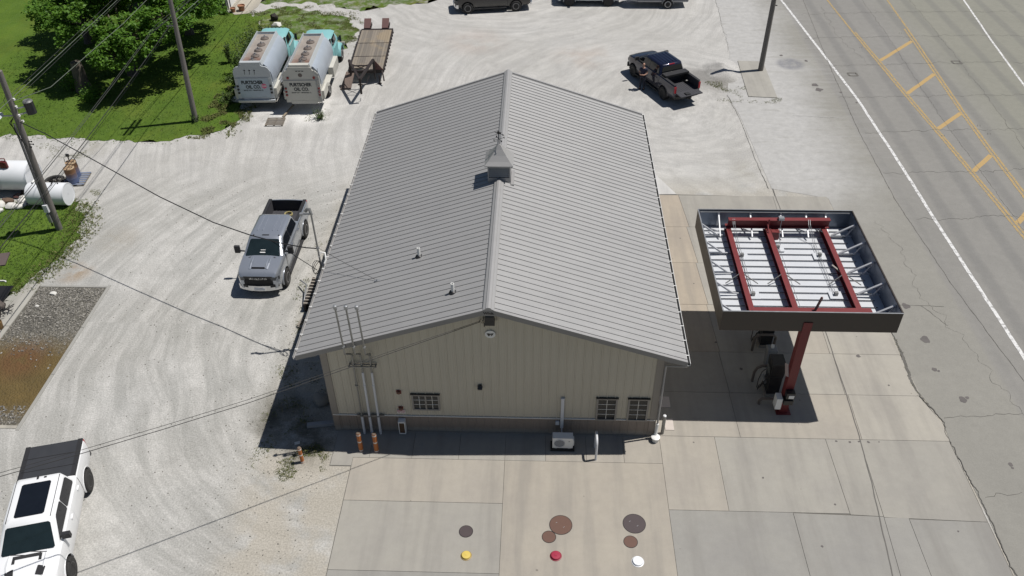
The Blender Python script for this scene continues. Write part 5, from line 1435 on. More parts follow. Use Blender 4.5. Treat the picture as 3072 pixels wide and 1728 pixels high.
    MB().loft([rg(.95, 5.55, 7.45, .85, .08), rg(.98, 5.55, 7.45, 1.55, .08), rg(.92, 5.55, 7.40, 1.70, .1), rg(.86, 5.62, 7.12, 2.34, .14), rg(.92, 5.56, 7.24, 2.38, .16), rg(.86, 5.64, 7.12, 2.47, .2), rg(.5, 5.9, 6.9, 2.52, .1)]).build('cab', M_teal, T, 35)
    glass(T, 'rear_window', [(-.5, 5.585, 1.8), (.5, 5.585, 1.8), (.5, 5.61, 2.25), (-.5, 5.61, 2.25)], M_cglass, .02)
    glass(T, 'windshield', [(.78, 7.36, 1.76), (-.78, 7.36, 1.76), (-.7, 7.15, 2.28), (.7, 7.15, 2.28)], M_cglass, .02)
    for s in (-1, 1):
        q = [(s * .915, 5.9, 1.76), (s * .915, 7.2, 1.76), (s * .868, 6.95, 2.28), (s * .868, 5.9, 2.28)]
        glass(T, 'side_window', q if s > 0 else q[::-1], M_cglass, .012)
        MB().bb(s * .96, s * .99, 6.05, 7.2, .9, 1.62).build('door', M_teal, T)
        mb = MB(); n = 10
        mb.loft([[(s * .62, 7.75 + .68 * math.cos(a), .62 + .66 * math.sin(a)), (s * 1.06, 7.75 + .66 * math.cos(a), .60 + .62 * math.sin(a)), (s * 1.14, 7.75 + .62 * math.cos(a), .55 + .56 * math.sin(a)), (s * 1.12, 7.75 + .58 * math.cos(a), .52 + .54 * math.sin(a)), (s * .62, 7.75 + .58 * math.cos(a), .54 + .56 * math.sin(a))] for a in [PI * j / n for j in range(n + 1)]])
        mb.build('fender', M_teal, T, 40)
        MB().tube([(s * .95, 7.1, 1.65), (s * 1.2, 7.25, 1.75)], .012, 6).bb(s * 1.14, s * 1.28, 7.22, 7.27, 1.55, 2.0).build('mirror', M_black, T)
        MB().lathe([(.11, 8.98), (.11, 9.04), (.05, 9.06)], (s * .72, 0, 1.05), 14, axis='Y').build('headlight', M_lamp, T)
    MB().loft([rg(.66, 7.40, 8.98, .85, .1), rg(.66, 7.40, 8.98, 1.25, .12), rg(.55, 7.40, 8.9, 1.50, .14), rg(.3, 7.4, 8.8, 1.56, .1)]).build('hood', M_teal, T, 40)
    MB().bb(-.55, .55, 8.981, 9.02, .85, 1.3).build('grille', M_chrome, T)
    MB().bb(-1.1, 1.1, 9.05, 9.15, .55, .75).build('front_bumper', M_tkwhite, T)
    MB().tube([(.93, 5.35, .9), (.93, 5.35, 2.55)], .05, 10).build('exhaust_stack', M_dome, T, 40)
    MB().tube([(-.5, 5.9, 2.5), (-.5, 5.85, 2.66)], .03, 8).build('roof_horn', M_teal, T)
    if ver == 1:
        for k in range(5): MB().bb(-.5 + k * .25 - .03, -.5 + k * .25 + .03, 7.02, 7.08, 2.48, 2.53).build('cab_marker_light', M_black, T)
        MB().bb(.90, 1.0, 4.98, 5.3, .9, 2.35).build('air_cleaner', M_black, T)
        MB().bb(.995, 1.005, 6.0, 7.3, 1.62, 1.7).build('door_top', M_white, T)
    return T
tanker('oil delivery truck with turquoise cab and pink sticker, left one next to the bushes', (-16.13, 26.25, 0), .042, 1)
tanker('oil delivery truck with turquoise cab and rear ladder, right one beside the flatbed trailer', (-13.06, 25.98, 0), .036, 2)
# ================================================================ FLATBED GOOSENECK TRAILER
M_rust = plain('rusty_dark_steel', (.028, .021, .020), .7, .2, var=.35, scale=5)
M_ramp = plain('maroon_ramp', (.105, .05, .045), .7, var=.25, scale=4)
t = NT('grey_boards'); v = t.pos(); r_ = t.n('ShaderNodeObjectInfo').outputs['Random']
b1 = t.mix(r_, (.155, .138, .118), (.25, .215, .172)); gr_ = t.noise(t.map(v, (9, .8, 1)), 1, 5, .7)
b1 = t.mix(t.math('MULTIPLY', t.step(gr_, .5, .75), .5), b1, (.15, .13, .11))
b1 = t.mix(t.math('MULTIPLY', t.step(t.noise(v, .55, 3), .48, .62), .6), b1, (.30, .235, .15))
M_board = t.fin(b1, .9)
ft = thing('flatbed_trailer', 'old flatbed trailer with grey plank deck, maroon ramps and black gooseneck', 'trailer', (-9.92, 30.3, 0), .052)
W2 = 1.14; LT = 6.6
nb = 13
for k in range(nb):
    x0 = -W2 + .06 + (2 * W2 - .12) * k / nb; x1 = x0 + (2 * W2 - .12) / nb - .012
    for (ya, yb) in ((.25 if k < 5 else 0, 2.05), (2.08, 4.28), (4.31, LT)):
        MB().bb(x0, x1, ya + random.uniform(0, .03), yb, .84, .90 + random.uniform(-.006, .006)).build('plank', M_board, ft)
for y in (2.065, 4.295): MB().bb(-W2 + .05, W2 - .05, y - .02, y + .02, .905, .918).build('cross_strap', M_rust, ft)
for s in (-1, 1):
    MB().bb(s * (W2 - .05), s * (W2 + .03), -.02, LT + .1, .72, .91).build('side_beam', M_rust, ft)
    mb = MB()
    for k in range(12): mb.bb(s * (W2 + .031), s * (W2 + .09), .2 + k * .55, .28 + k * .55, .76, .86)
    mb.build('stake_pockets', M_rust, ft)
MB().bb(-W2, W2, LT, LT + .35, .70, .87).build('rear_frame', M_rust, ft)
MB().bb(-W2, W2, -.12, -.03, .70, .88).build('front_frame', M_rust, ft)
for xx in (-.75, .55):
    MB().loft([[(xx - .22, LT + .25, .88), (xx + .28, LT + .25, .88), (xx + .28, LT + .25, .96), (xx - .22, LT + .25, .96)], [(xx - .22, LT + 1.05, 1.28), (xx + .28, LT + 1.05, 1.28), (xx + .28, LT + 1.05, 1.36), (xx - .22, LT + 1.05, 1.36)]]).build('ramp', M_ramp, ft)
    MB().bb(xx + .281, xx + .32, LT + .3, LT + 1.0, .9, 1.1).build('ramp_flange', M_rust, ft)
wm = wheel_meshes(.38, .22, M_rust, 6, .55)
for s in (-1, 1):
    for y in (2.6, 3.5): add_wheel(ft, s * .85, y, .38, wm)
# gooseneck: uprights, converging arms, coupler leg
for x, y in ((-1.0, -.25), (.55, -.2)):
    MB().beam((x, y, .72), (x + .02, y - .05, 1.72), .14, .14).beam((x, y - .02, .30), (x, y, .85), .07, .07).build('upright', M_rust, ft)
    MB().beam((x, y - .1, 1.68), (.02, -3.05, 1.62), .13, .16).build('gooseneck_arm', M_rust, ft)
MB().loft([[(.55, -.14, 1.70), (1.12, -.05, .90), (.60, -.05, .90)], [(.55, -.17, 1.70), (1.12, -.08, .90), (.60, -.08, .90)]]).build('gusset', M_ramp, ft)
MB().beam((-.7, -.95, 1.6), (.42, -.95, 1.6), .07, .07).beam((-.8, -.7, 1.6), (.30, -1.6, 1.6), .04, .04).beam((.4, -.7, 1.6), (-.45, -1.6, 1.6), .04, .04).beam((-.42, -1.75, 1.6), (.25, -1.75, 1.6), .05, .05).build('cross_brace', M_rust, ft)
MB().beam((.02, -2.98, 1.7), (.0, -2.98, .62), .12, .12).beam((-.14, -2.98, 1.25), (.16, -2.98, 1.25), .08, .06).tube([(.1, -2.9, 1.2), (.35, -2.7, 1.15), (.5, -2.2, 1.5)], .02, 6).build('coupler_leg', M_rust, ft)
MB().beam((.85, -.3, .6), (.85, -.3, 0.02), .08, .08).bb(.75, .95, -.4, -.2, .01, .04).build('jack_leg', M_rust, ft)
MB().beam((1.05, -.1, .85), (1.18, -.6, .35), .09, .05).build('hanging_bracket', M_rust, ft)
MB().bb(-.95, .9, -.11, .24, .68, .74).build('front_shelf', M_rust, ft)
pl = thing('steel_plate', 'rusty brown steel plate leaning at the front of the flatbed trailer', 'metal plate')
MB().loft([[(-11.55, 29.1, .02), (-10.85, 29.15, .02), (-10.85, 29.15, .06), (-11.55, 29.1, .06)], [(-11.25, 30.2, .75), (-10.7, 30.2, .75), (-10.7, 30.2, .79), (-11.25, 30.2, .79)]]).build('plate', plain('brown_plate', (.16, .12, .10), .8, var=.3), pl)
# pallet and board behind the tankers
pa = thing('grey_pallet', 'weathered grey pallet lying behind the left oil truck', 'pallet', (-14.7, 24.55, 0), .05)
for k in range(6): MB().bb(-.55, .55, -.45 + k * .17, -.35 + k * .17, .09, .115).build('plank', M_board, pa)
for x in (-.5, 0, .5): MB().bb(x - .04, x + .04, -.45, .5, .01, .089).build('bearer', M_wood, pa)
o = thing('loose_board', 'pale board lying between the two oil trucks', 'board'); MB().beam((-14.35, 25.1, .14), (-14.05, 26.7, .14), .12, .04).build('board', M_board, o)
# ================================================================ PERSON
M_skin = plain('skin', (.42, .24, .17), .55, var=.08)
M_shirt = plain('navy_shirt', (.014, .016, .040), .8, var=.15)
M_jeans = plain('dark_jeans', (.022, .026, .042), .85, var=.2)
M_shoe = plain('dark_shoes', (.015, .013, .012), .6)
def skin_mesh(name, verts, edges, radii, mat, root=0, sub=2):
    me = bpy.data.meshes.new(name); me.from_pydata(verts, edges, [])
    o = bpy.data.objects.new(name, me); COL.objects.link(o)
    md = o.modifiers.new('skin', 'SKIN'); md.use_smooth_shade = True
    for i, r in enumerate(radii):
        sv = me.skin_vertices[0].data[i]; sv.radius = r if isinstance(r, tuple) else (r, r); sv.use_root = (i == root)
    if sub:
        s2 = o.modifiers.new('sub', 'SUBSURF'); s2.levels = sub; s2.render_levels = sub
    dg = bpy.context.evaluated_depsgraph_get()
    m2 = bpy.data.meshes.new_from_object(o.evaluated_get(dg)); bpy.data.objects.remove(o)
    m2.materials.clear(); m2.materials.append(mat)
    m2.polygons.foreach_set('use_smooth', [True] * len(m2.polygons))
    return m2
pr_ = thing('person', 'bald man in dark shirt and jeans standing beside the dark pickup with hands together', 'person', (8.22, 29.55, 0), 2.75)
# faces -Y locally rotated; build facing +Y, x right
V = [(0, 0, .96), (0, .01, 1.10), (0, .02, 1.28), (0, 0, 1.44), (0, .0, 1.52), (0, .02, 1.60),   # pelvis..neck..head base
     (-.10, 0, .92), (-.115, .02, .50), (-.12, -.02, .10), (-.125, .10, .05), (.10, 0, .92), (.125, .03, .50), (.14, -.01, .10), (.155, .11, .05),
     (-.19, 0, 1.41), (-.27, -.03, 1.13), (-.13, .20, 1.08), (-.03, .27, 1.10), (.19, 0, 1.41), (.27, -.02, 1.13), (.13, .21, 1.06), (.03, .27, 1.09)]
E_ = [(0, 1), (1, 2), (2, 3), (3, 4), (4, 5), (0, 6), (6, 7), (7, 8), (8, 9), (0, 10), (10, 11), (11, 12), (12, 13), (3, 14), (14, 15), (15, 16), (16, 17), (3, 18), (18, 19), (19, 20), (20, 21)]
R_ = [(.15, .11), (.15, .11), (.17, .12), (.12, .08), .055, .05, .085, .058, .04, .035, .085, .058, .04, .035, .062, .044, .032, .026, .062, .044, .032, .026]
link('body', skin_mesh('body', V, E_, R_, M_skin), pr_)
hd = MB(); bm = bmesh.new(); bmesh.ops.create_uvsphere(bm, u_segments=24, v_segments=18, radius=1)
hv = []
for v in bm.verts:
    x, y, z = v.co; kx, ky, kz = .078, .098, .122
    jaw = 1 - .28 * max(0, -z); 
    yy = y * ky * (1 - .12 * max(0, -z)); xx = x * kx * jaw
    if y > .80 and abs(x) < .25 and -.35 < z < .15: yy += .018 * (1 - abs(x) / .25)      # nose
    if y > .6 and .12 < z < .3 and .15 < abs(x) < .55: yy -= .008                        # eye sockets
    hv.append((xx, .02 + yy, 1.685 + z * kz))
hd.add(hv, [tuple(v.index for v in f.verts) for f in bm.faces]); bm.free()
for s in (-1, 1): hd.rock((s * .08, .015, 1.68), .022, 2, (.4, .8, 1.2))
hd.build('head', M_skin, pr_, 60)
fc = MB()
for s in (-1, 1): fc.rock((s * .03, .108, 1.705), .010, 1, (1.2, .5, .7))
fc.box((0, .112, 1.625), (.045, .012, .008))
fc.build('eyes_and_mouth', plain('dark_features', (.05, .025, .02), .6), pr_)
sh = skin_mesh('shirt', [(0, 0, .93), (0, .01, 1.10), (0, .02, 1.28), (0, 0, 1.43), (-.19, 0, 1.41), (-.245, -.02, 1.22), (.19, 0, 1.41), (.245, -.01, 1.22), (0, 0, 1.49)], [(0, 1), (1, 2), (2, 3), (3, 4), (4, 5), (3, 6), (6, 7), (3, 8)],
               [(.175, .135), (.175, .135), (.19, .14), (.14, .10), .085, .068, .085, .068, .072], M_shirt)
link('shirt', sh, pr_)
tr_ = skin_mesh('trousers', [(0, 0, .97), (-.10, 0, .88), (-.115, .02, .50), (-.12, -.02, .09), (.10, 0, .88), (.125, .03, .50), (.14, -.01, .09)], [(0, 1), (1, 2), (2, 3), (0, 4), (4, 5), (5, 6)], [(.16, .12), .10, .075, .062, .10, .075, .062], M_jeans)
link('trousers', tr_, pr_)
for s, x in ((-1, -.122), (1, .147)):
    mb = MB(); mb.loft([[(x + a * .045 * k, y, z) for a, z in ((-1, .01), (1, .01), (1, .055 * h), (.5, .09 * h), (-.5, .09 * h), (-1, .055 * h))] for y, k, h in ((-.09, .8, 1), (-.04, 1, 1.1), (.06, 1.05, .9), (.14, 1.0, .6), (.18, .6, .4))])
    mb.build('shoe', M_shoe, pr_, 60)
for s in (-1, 1):   # palm with four fingers and a thumb, closed on the other hand
    hx = s * .035
    vs = [(hx + s * .02, .24, 1.09), (hx, .275, 1.10)]; ed = [(0, 1)]; rr_ = [.026, (.036, .018)]
    for k in range(4):
        off = (k - 1.5) * .019; L_ = (.04, .046, .044, .034)[k]
        a0 = len(vs); vs += [(hx - s * .012, .295, 1.10 + off), (hx - s * .03, .295 + L_ * .5, 1.095 + off), (hx - s * .055, .29 + L_ * .4, 1.09 + off)]
        ed += [(1, a0), (a0, a0 + 1), (a0 + 1, a0 + 2)]; rr_ += [.010, .009, .008]
    a0 = len(vs); vs += [(hx - s * .01, .262, 1.13), (hx - s * .035, .275, 1.145)]; ed += [(1, a0), (a0, a0 + 1)]; rr_ += [.012, .009]
    link('hand', skin_mesh('hand', vs, ed, rr_, M_skin, 0, 1), pr_)

# ================================================================ POLES AND WIRES
t = NT('pole_wood'); v = t.obj()
g_ = t.noise(t.map(v, (14, 14, .6)), 1, 5, .7)
M_pole = t.fin(t.mix(g_, (.085, .078, .072), (.26, .24, .22)), .9)
def pole(label, base, top, r0, r1, arms=0):
    o = thing('utility_pole', label, 'utility pole', base)
    d = Vector(top) - Vector(base)
    MB().tube([Vector((0, 0, -.3)), d * .25, d * .5, d * .75, d], [r0, r0 * .93, (r0 + r1) / 2, r1 * 1.07, r1], 14).build('pole_shaft', M_pole, o, 50)
    return o, d
P1, d1 = pole('leaning dark utility pole with security light in the lower lawn by the white tanks', (-23.0, 13.07, 0), (-22.5, 12.85, 8.78), .17, .125)
def on1(h): return d1 * (h / d1.z)
M_cable = plain('black_cable', (.014, .014, .015), .6)
M_wire = plain('weathered_wire', (.05, .052, .05), .5)
M_wirel = plain('pale_wire', (.13, .15, .12), .5)
p = on1(6.55)
MB().beam(p + Vector((-.1, 0, 0)), p + Vector((-.45, -.25, .10)), .05, .05).build('light_arm', M_galv, P1)
mb = MB(); c = p + Vector((-.62, -.36, .10)); mb.loft([[c + Vector((a * w, b * w * 0 + y, z)) for a, b, z in ((-.16, 0, -.03), (.16, 0, -.03), (.10, 0, .07), (-.10, 0, .07))] for y, w in ((-.36, .55), (-.15, 1), (.2, .9), (.34, .4))]); mb.build('street_light_head', plain('pale_lamp_head', (.55, .58, .60), .4), P1)
c = on1(6.75)
MB().cyl(c + Vector((.50, .45, -.30)), .22, .60, 18).build('transformer', plain('black_can', (.016, .018, .020), .35), P1, 40)
MB().lathe([(.225, .30), (.18, .36), (.05, .38)], c + Vector((.50, .45, 0)), 18).build('transformer_lid', M_steelpipe, P1, 40)
for z_ in (.1, -.2): MB().beam(c + Vector((.1, .1, z_)), c + Vector((.36, .32, z_)), .06, .05).build('transformer_bracket', M_galv, P1)
mb = MB()
for h, dx, dy in ((7.35, .16, .05), (7.0, .18, -.02), (6.6, .22, -.1), (6.2, .16, .1)): mb.lathe([(.035, -.05), (.055, -.02), (.04, .02), (.055, .05), (.02, .07)], on1(h) + Vector((dx, dy, 0)), 10)
mb.build('insulators', M_white, P1, 40)
mb = MB()
for h, dx in ((5.2, .3), (5.05, .34), (4.9, .2)): mb.beam(on1(h), on1(h) + Vector((dx, -.05, 0)), .03, .03).cyl(on1(h) + Vector((dx, -.05, -.03)), .03, .06, 8)
mb.build('hooks', M_dark, P1)
MB().tube([on1(h) + Vector((-.13, -.16, 0)) for h in (.9, 3, 5, 6.2)], .045, 8).build('conduit', plain('grey_conduit', (.17, .165, .175), .5), P1, 50)
MB().tube([on1(h) + Vector((-.21, -.10, 0)) for h in (.3, 3, 5, 6.0)], .035, 8).build('black_riser', M_cable, P1, 50)
c = on1(1.45) + Vector((-.12, -.22, 0))
MB().box(c, (.22, .16, .42)).build('meter_box', M_pvc, P1); MB().box(on1(.85) + Vector((-.14, -.2, 0)), (.16, .14, .5)).build('lower_box', M_galv, P1)
mb = MB()
for k in range(3): mb.tube([on1(6.5) + Vector((-.1, -.1, 0)), on1(6.2) + Vector((-.3 - .05 * k, -.1, 0)), on1(5.8) + Vector((-.2, -.2, .1 * k)), on1(5.2) + Vector((.0, -.2, 0)), on1(5.0) + Vector((.1, -.16, 0))], .014, 6)
mb.tube([on1(7.6) + Vector((-.1, 0, 0)), on1(7.3) + Vector((-.35, .05, 0)), on1(6.9) + Vector((-.3, .05, 0)), on1(6.6) + Vector((-.1, 0, 0))], .014, 6)
mb.build('jumper_cables', M_cable, P1, 50)
P2, d2_ = pole('tall weathered utility pole at the lawn edge beside the left oil truck', (-19.73, 24.69, 0), (-19.12, 24.75, 10.6), .17, .11)
for h in (8.3, 9.1):
    q = d2_ * (h / d2_.z); MB().beam(q + Vector((-.16, -1.0, 0)), q + Vector((-.16, 1.0, 0)), .10, .12).build('crossarm', M_pole, P2)
mb = MB()
for h in (8.3, 9.1):
    for dx in (-.9, -.45, .45, .9): mb.lathe([(.03, .06), (.05, .1), (.035, .15), (.045, .2), (.02, .22)], d2_ * (h / d2_.z) + Vector((-.16, dx, 0)), 8)
mb.build('insulators', M_steelpipe, P2)
q = d2_ * (6.1 / d2_.z); MB().beam(q, q + Vector((-.5, -.1, 0)), .06, .06).build('cable_bracket', M_steelpipe, P2)
P3, d3 = pole('dark wooden utility pole standing on the small slab by the road', (16.47, 32.41, .0), (16.50, 32.48, 7.5), .18, .14)
q = d3 * .62; mb = MB()
for h in (5.3, 4.5): mb.beam(d3 * (h / d3.z), d3 * (h / d3.z) + Vector((.26, -.1, 0)), .05, .05)
mb.build('hooks', M_dark, P3)
def wire(label, pts, r, mat, sag=0.0, n=24, cat='cable', group=None, name='cable'):
    pts = [Vector(p_) for p_ in pts]
    if len(pts) == 2:
        a, b = pts; pts = [a.lerp(b, k / n) - Vector((0, 0, 4 * sag * (k / n) * (1 - k / n))) for k in range(n + 1)]
    return tag(MB().tube(pts, r, 5).build(name, mat, None, 60, fixn=False), label, cat, group)
GW = 'overhead wires running past the left poles'
FN = -34.0
wire('highest thin overhead wire crossing the lawn at the upper left', [(-21.6, 62, 8.9), (-21.75, FN, 8.9)], .013, M_wirel, .9, 40, 'wire', GW, 'overhead_wire')
for k, (dx, z) in enumerate(((-.35, 8.0), (-.1, 7.85))):
    wire(('left' if k == 0 else 'right') + ' one of two thin dark wires under the highest wire at the upper left', [(-22.9 + dx, 62, z), (-22.7 + dx, FN, z)], .009, M_wire, .9, 40, 'wire', GW, 'overhead_wire')
wire('pale wire from the crossarm pole side that ends on the leaning pole', [(-20.0, 52, 8.2), (-20.9, 22, 7.35), (-21.3, 14.2, 7.36), (-22.4, 12.9, 7.30)], .014, M_wirel, cat='wire', group=GW, name='overhead_wire')
for k, (x, z) in enumerate(((-19.9, 6.25), (-20.05, 5.95), (-20.9, 6.1), (-21.1, 5.8), (-21.3, 5.6))):
    lb = ('thickest dark line cable crossing in front of the rusty drums', 'thin dark line just right of the thick cable near the drums', 'rightmost of three thin wires crossing behind the leaning pole', 'middle one of three thin wires crossing behind the leaning pole', 'leftmost of three thin wires crossing behind the leaning pole')[k]
    wire(lb, [(x + .5, 60, z + 1.2), (x + .25, 24.6, z), ] if 0 else [(x + .35, 24.55, z), (x - .2, FN, z + .1)], .019 if k == 0 else .012, M_cable if k < 2 else M_wire, 1.35, 40, 'wire', GW, 'overhead_wire')
    wire(('thick pale cable running up past the crossarm pole', 'twisted thinner cable beside the thick one past the crossarm pole', 'first thin wire over the tree left of the crossarm pole', 'second thin wire over the tree left of the crossarm pole', 'third thin wire over the tree left of the crossarm pole')[k],
         [(x + .35, 24.55, z), (x + .9, 64, z + .3)], .019 if k == 0 else .012, M_wirel if k < 2 else M_wire, .8, 24, 'wire', GW, 'overhead_wire')
wire('thick black twisted service cable from the leaning pole to the mast by the left eave', [(-22.62, 12.9, 6.25), (-21.18, 12.30, 5.95), (-18.38, 10.81, 5.42), (-14.86, 8.75, 4.90), (-12.06, 7.20, 4.66), (-10.2, 6.3, 4.66), (-8.6, 5.5, 4.84), (-7.6, 5.05, 5.0), (-7.1, 4.85, 5.12)], .024, M_cable)
wire('loose twin cable hanging below the service cable end', [(-9.2, 5.8, 4.74), (-8.3, 5.25, 4.55), (-7.6, 4.9, 4.3), (-7.2, 4.7, 4.15)], .016, M_cable)
wire('thin guy wire from the service mast to an anchor on the roof', [(-7.06, 4.85, 5.17), (-4.38, 2.76, 5.24)], .008, M_cable, .02, 6, 'wire')
o = thing('roof_anchor', 'tiny metal anchor on the left roof slope holding the guy wire', 'anchor', (-4.36, 2.74, ZR - KS * 4.36))
MB().bb(-.09, .09, -.05, .05, .02, .045).tube([(0, 0, .03), (0, 0, .10)], .02, 6).build('anchor_plate', M_galv, o)
for k, (dz, r) in enumerate(((0, .008), (-.14, .011))):
    wire(('upper thin' if k == 0 else 'lower thicker') + ' cable from the gable peak over the white truck', [(-.31, -.08, 5.82 + dz * .3), (-7.31, -3.86, 5.76 + dz), (-9.56, -5.09, 5.86 + dz), (-11.47, -6.12, 5.97 + dz), (-13.24, -7.09, 6.13 + dz), (-20, -10.8, 6.8 + dz), (-32, -17.2, 8.4 + dz)], r, M_cable, group='cables from the gable peak')
o = thing('cable_hook', 'small bundle of dark cable hooks beside the gable light', 'cable hook')
MB().tube([(-.36, -.10, 5.80), (-.30, -.08, 5.92), (-.24, -.06, 5.82), (-.28, -.08, 5.72), (-.2, -.05, 5.70), (-.2, -.04, 5.5)], .010, 6).tube([(-.2, -.03, 6.0), (-.22, -.05, 5.75), (-.17, -.04, 5.52)], .010, 6).build('hook', M_cable, o, 50)

# ================================================================ LEFT YARD: tanks, drums, rocks
M_tankw = plain('white_tank_paint', (.70, .72, .74), .42, var=.08, scale=1.2)
def htank(label, x0, x1, yc, zc, r, group):
    o = thing('fuel_storage_tank', label, 'storage tank', ((x0 + x1) / 2, yc, 0), 0, group)
    h = (x1 - x0) / 2
    MB().lathe([(r * .05, -h), (r * .985, -h + .005), (r, -h + .03), (r, h - .03), (r * .985, h - .005), (r * .05, h - .02)], (0, 0, zc), 40, axis='X').build('shell', M_tankw, o, 50)
    MB().lathe([(r + .006, h - .06), (r + .006, h + .006), (r - .03, h + .008), (r - .03, h - .02)], (0, 0, zc), 40, axis='X').build('end_rim', M_tankw, o, 50)
    return o, h
o, h = htank('larger white fuel tank with red pump on top at the left edge', -29.2, -25.75, 16.75, .92, .80, 'white fuel tanks')
MB().box((.55, -.35, 1.74), (.34, .22, .24)).box((.55, -.35, 1.92), (.22, .18, .14)).cyl((.72, -.38, 1.66), .09, .30, 10).tube([(.4, -.35, 1.95), (.45, -.3, 2.12), (.7, -.3, 2.12), (.74, -.35, 1.95)], .03, 6).build('transfer_pump', plain('dark_red_pump', (.13, .025, .025), .5), o)
MB().tube([(.35, -.4, 1.75), (.15, -.55, 1.72), (-.02, -.75, 1.4), (-.08, -.86, .95), (-.05, -.9, .6), (.05, -.95, .35)], .025, 8).build('pump_hose', M_black, o, 50)
MB().box((0, -.93, .5), (.12, .12, .22)).build('nozzle', M_red, o)
for x in (-1.1, 1.1): MB().bb(x - .08, x + .08, -.6, .6, 0, .28).build('saddle', M_rust, o)
o2 = thing('white_bucket', 'white square bucket standing at the end of the larger white tank', 'bucket', (-25.45, 16.25, .55))
MB().loft([[(-.15 * k, -.13 * k, z), (.15 * k, -.13 * k, z), (.15 * k, .13 * k, z), (-.15 * k, .13 * k, z)] for k, z in ((.85, -.55), (.85, 0), (1, .35))]).build('bucket', M_white, o2)
o, h = htank('smaller white fuel tank lying on its side in front of the pole', -25.42, -23.38, 15.45, .60, .60, 'white fuel tanks')
for x in (-.75, -.55, -.33, .3, .62): MB().cyl((x, .05, 1.18), .035, .07, 8).build('bung', M_dark, o)
MB().beam((.35, -.1, 1.2), (.43, -.05, 1.42), .03, .03).build('gauge_rod', M_dark, o)
def drum(x, y, label, mat):
    d = thing('oil_drum', label, 'oil drum', (x, y, .13), 0, 'drums on the pallet')
    MB().lathe([(.285, 0), (.29, .02), (.285, .04), (.285, .29), (.298, .31), (.285, .33), (.285, .58), (.298, .60), (.285, .62), (.285, .86), (.292, .89), (.275, .89), (.27, .87), (.01, .868)], (0, 0, 0), 28).build('barrel', mat, d, 30)
    MB().cyl((.15, .05, .868), .03, .025, 10).build('bung', M_dark, d)
    return d
t = NT('rusty_blue_drum'); v = t.obj(); xyz = t.sep(v)
n_ = t.noise(v, 3, 5, .7)
k = t.step(t.math('ADD', xyz[2], t.math('MULTIPLY', n_, .5)), .45, .95)
c1 = t.mix(k, (.09, .12, .22), t.mix(n_, (.11, .06, .035), (.24, .12, .05)))
M_drum = t.fin(t.mix(t.math('MULTIPLY', t.step(xyz[2], .862, .867), t.step(n_, .35, .6)), c1, (.50, .38, .24)), .6, .1)
drum(-24.12, 17.42, 'nearer rusty drum with pale worn lid on the blue pallet', M_drum)
d_ = drum(-24.28, 18.02, 'further rusty drum with hand pump on the blue pallet', M_drum)
MB().tube([(-.1, .1, .86), (-.1, .1, 1.2)], .03, 8).box((-.1, .1, 1.25), (.16, .10, .14)).tube([(-.02, .1, 1.22), (.2, .05, 1.3), (.32, 0, 1.05), (.33, 0, .6)], .014, 6).tube([(-.18, .1, 1.22), (-.35, .1, 1.1), (-.36, .05, .7)], .014, 6).build('hand_pump', M_black, d_, 50)
pa = thing('blue_pallet', 'faded blue pallet carrying the two rusty drums', 'pallet', (-24.15, 17.75, 0), .1)
for k in range(6): MB().bb(-.62, .62, -.65 + k * .235, -.52 + k * .235, .10, .125).build('plank', plain('faded_blue_wood', (.15, .18, .25), .8), pa)
for x in (-.55, 0, .55): MB().bb(x - .05, x + .05, -.65, .66, .01, .10).build('bearer', M_wood, pa)
o = thing('wheel_of_scrap', 'dark wheel and scrap pile between the white tank and the drums', 'scrap pile', (-25.25, 17.45, 0))
MB().lathe([(.5, .02), (.55, .12), (.5, .22), (.36, .22), (.34, .12), (.36, .02)], (0, 0, 0), 24).build('old_tyre', M_tyre, o, 50)
mb = MB()
for k in range(14): mb.rock((random.uniform(-.3, .9), random.uniform(-.3, .3), random.uniform(.05, .25)), random.uniform(.04, .11), k, (1, .7, .7))
mb.build('pale_rubble', M_stone, o)
mb = MB()
for k in range(16):
    a = random.uniform(0, 6); c = Vector((random.uniform(.3, 1.1), random.uniform(-.35, .35), .1)); mb.beam(c, c + Vector((math.cos(a) * .5, math.sin(a) * .4, random.uniform(.0, .25))), .04, .03)
mb.build('scrap_rods', M_rust, o)
M_whstone = plain('white_rock', (.60, .59, .55), .85, var=.15)
for i, (x, y, r, lb) in enumerate(((-27.15, 15.1, .28, 'white rock furthest left below the large tank'), (-26.9, 14.55, .22, 'white rock lowest at the left edge of the lower lawn'), (-26.45, 15.0, .27, 'largest white rock in the pile beside the small tank'), (-26.05, 15.45, .26, 'flat white rock touching the end of the small tank'),
                                   (-26.2, 15.85, .20, 'pale rock at the back of the pile between the tanks'), (-26.02, 14.95, .22, 'white rock at the front of the pile by the small tank'), (-25.9, 15.15, .15, 'small white rock under the end of the small tank'))):
    tag(MB().rock((x, y, r * .4), r, i * 2.3, (1.2, .9, .7), sub=2).build('white_rock', M_whstone, None, 35), lb, 'rock', 'white rocks by the tanks')
tag(MB().rock((-26.85, 15.45, .12), .25, 8, (1.3, .8, .7), sub=2).build('brown_rock', plain('brown_rock', (.15, .10, .07), .9), None, 35), 'brown rock lying among the white rocks by the tanks', 'rock')
o = thing('rusty_coil', 'rusty coil of wire lying under the end of the large tank', 'wire coil', (-26.6, 16.0, .05))
for k in range(3): MB().tube([((.24 - .05 * k) * math.cos(a), (.2 - .03 * k) * math.sin(a), .04 + .03 * k) for a in [j * PI / 7 for j in range(15)]], .02, 6).build('loop', M_ramp, o, 50)
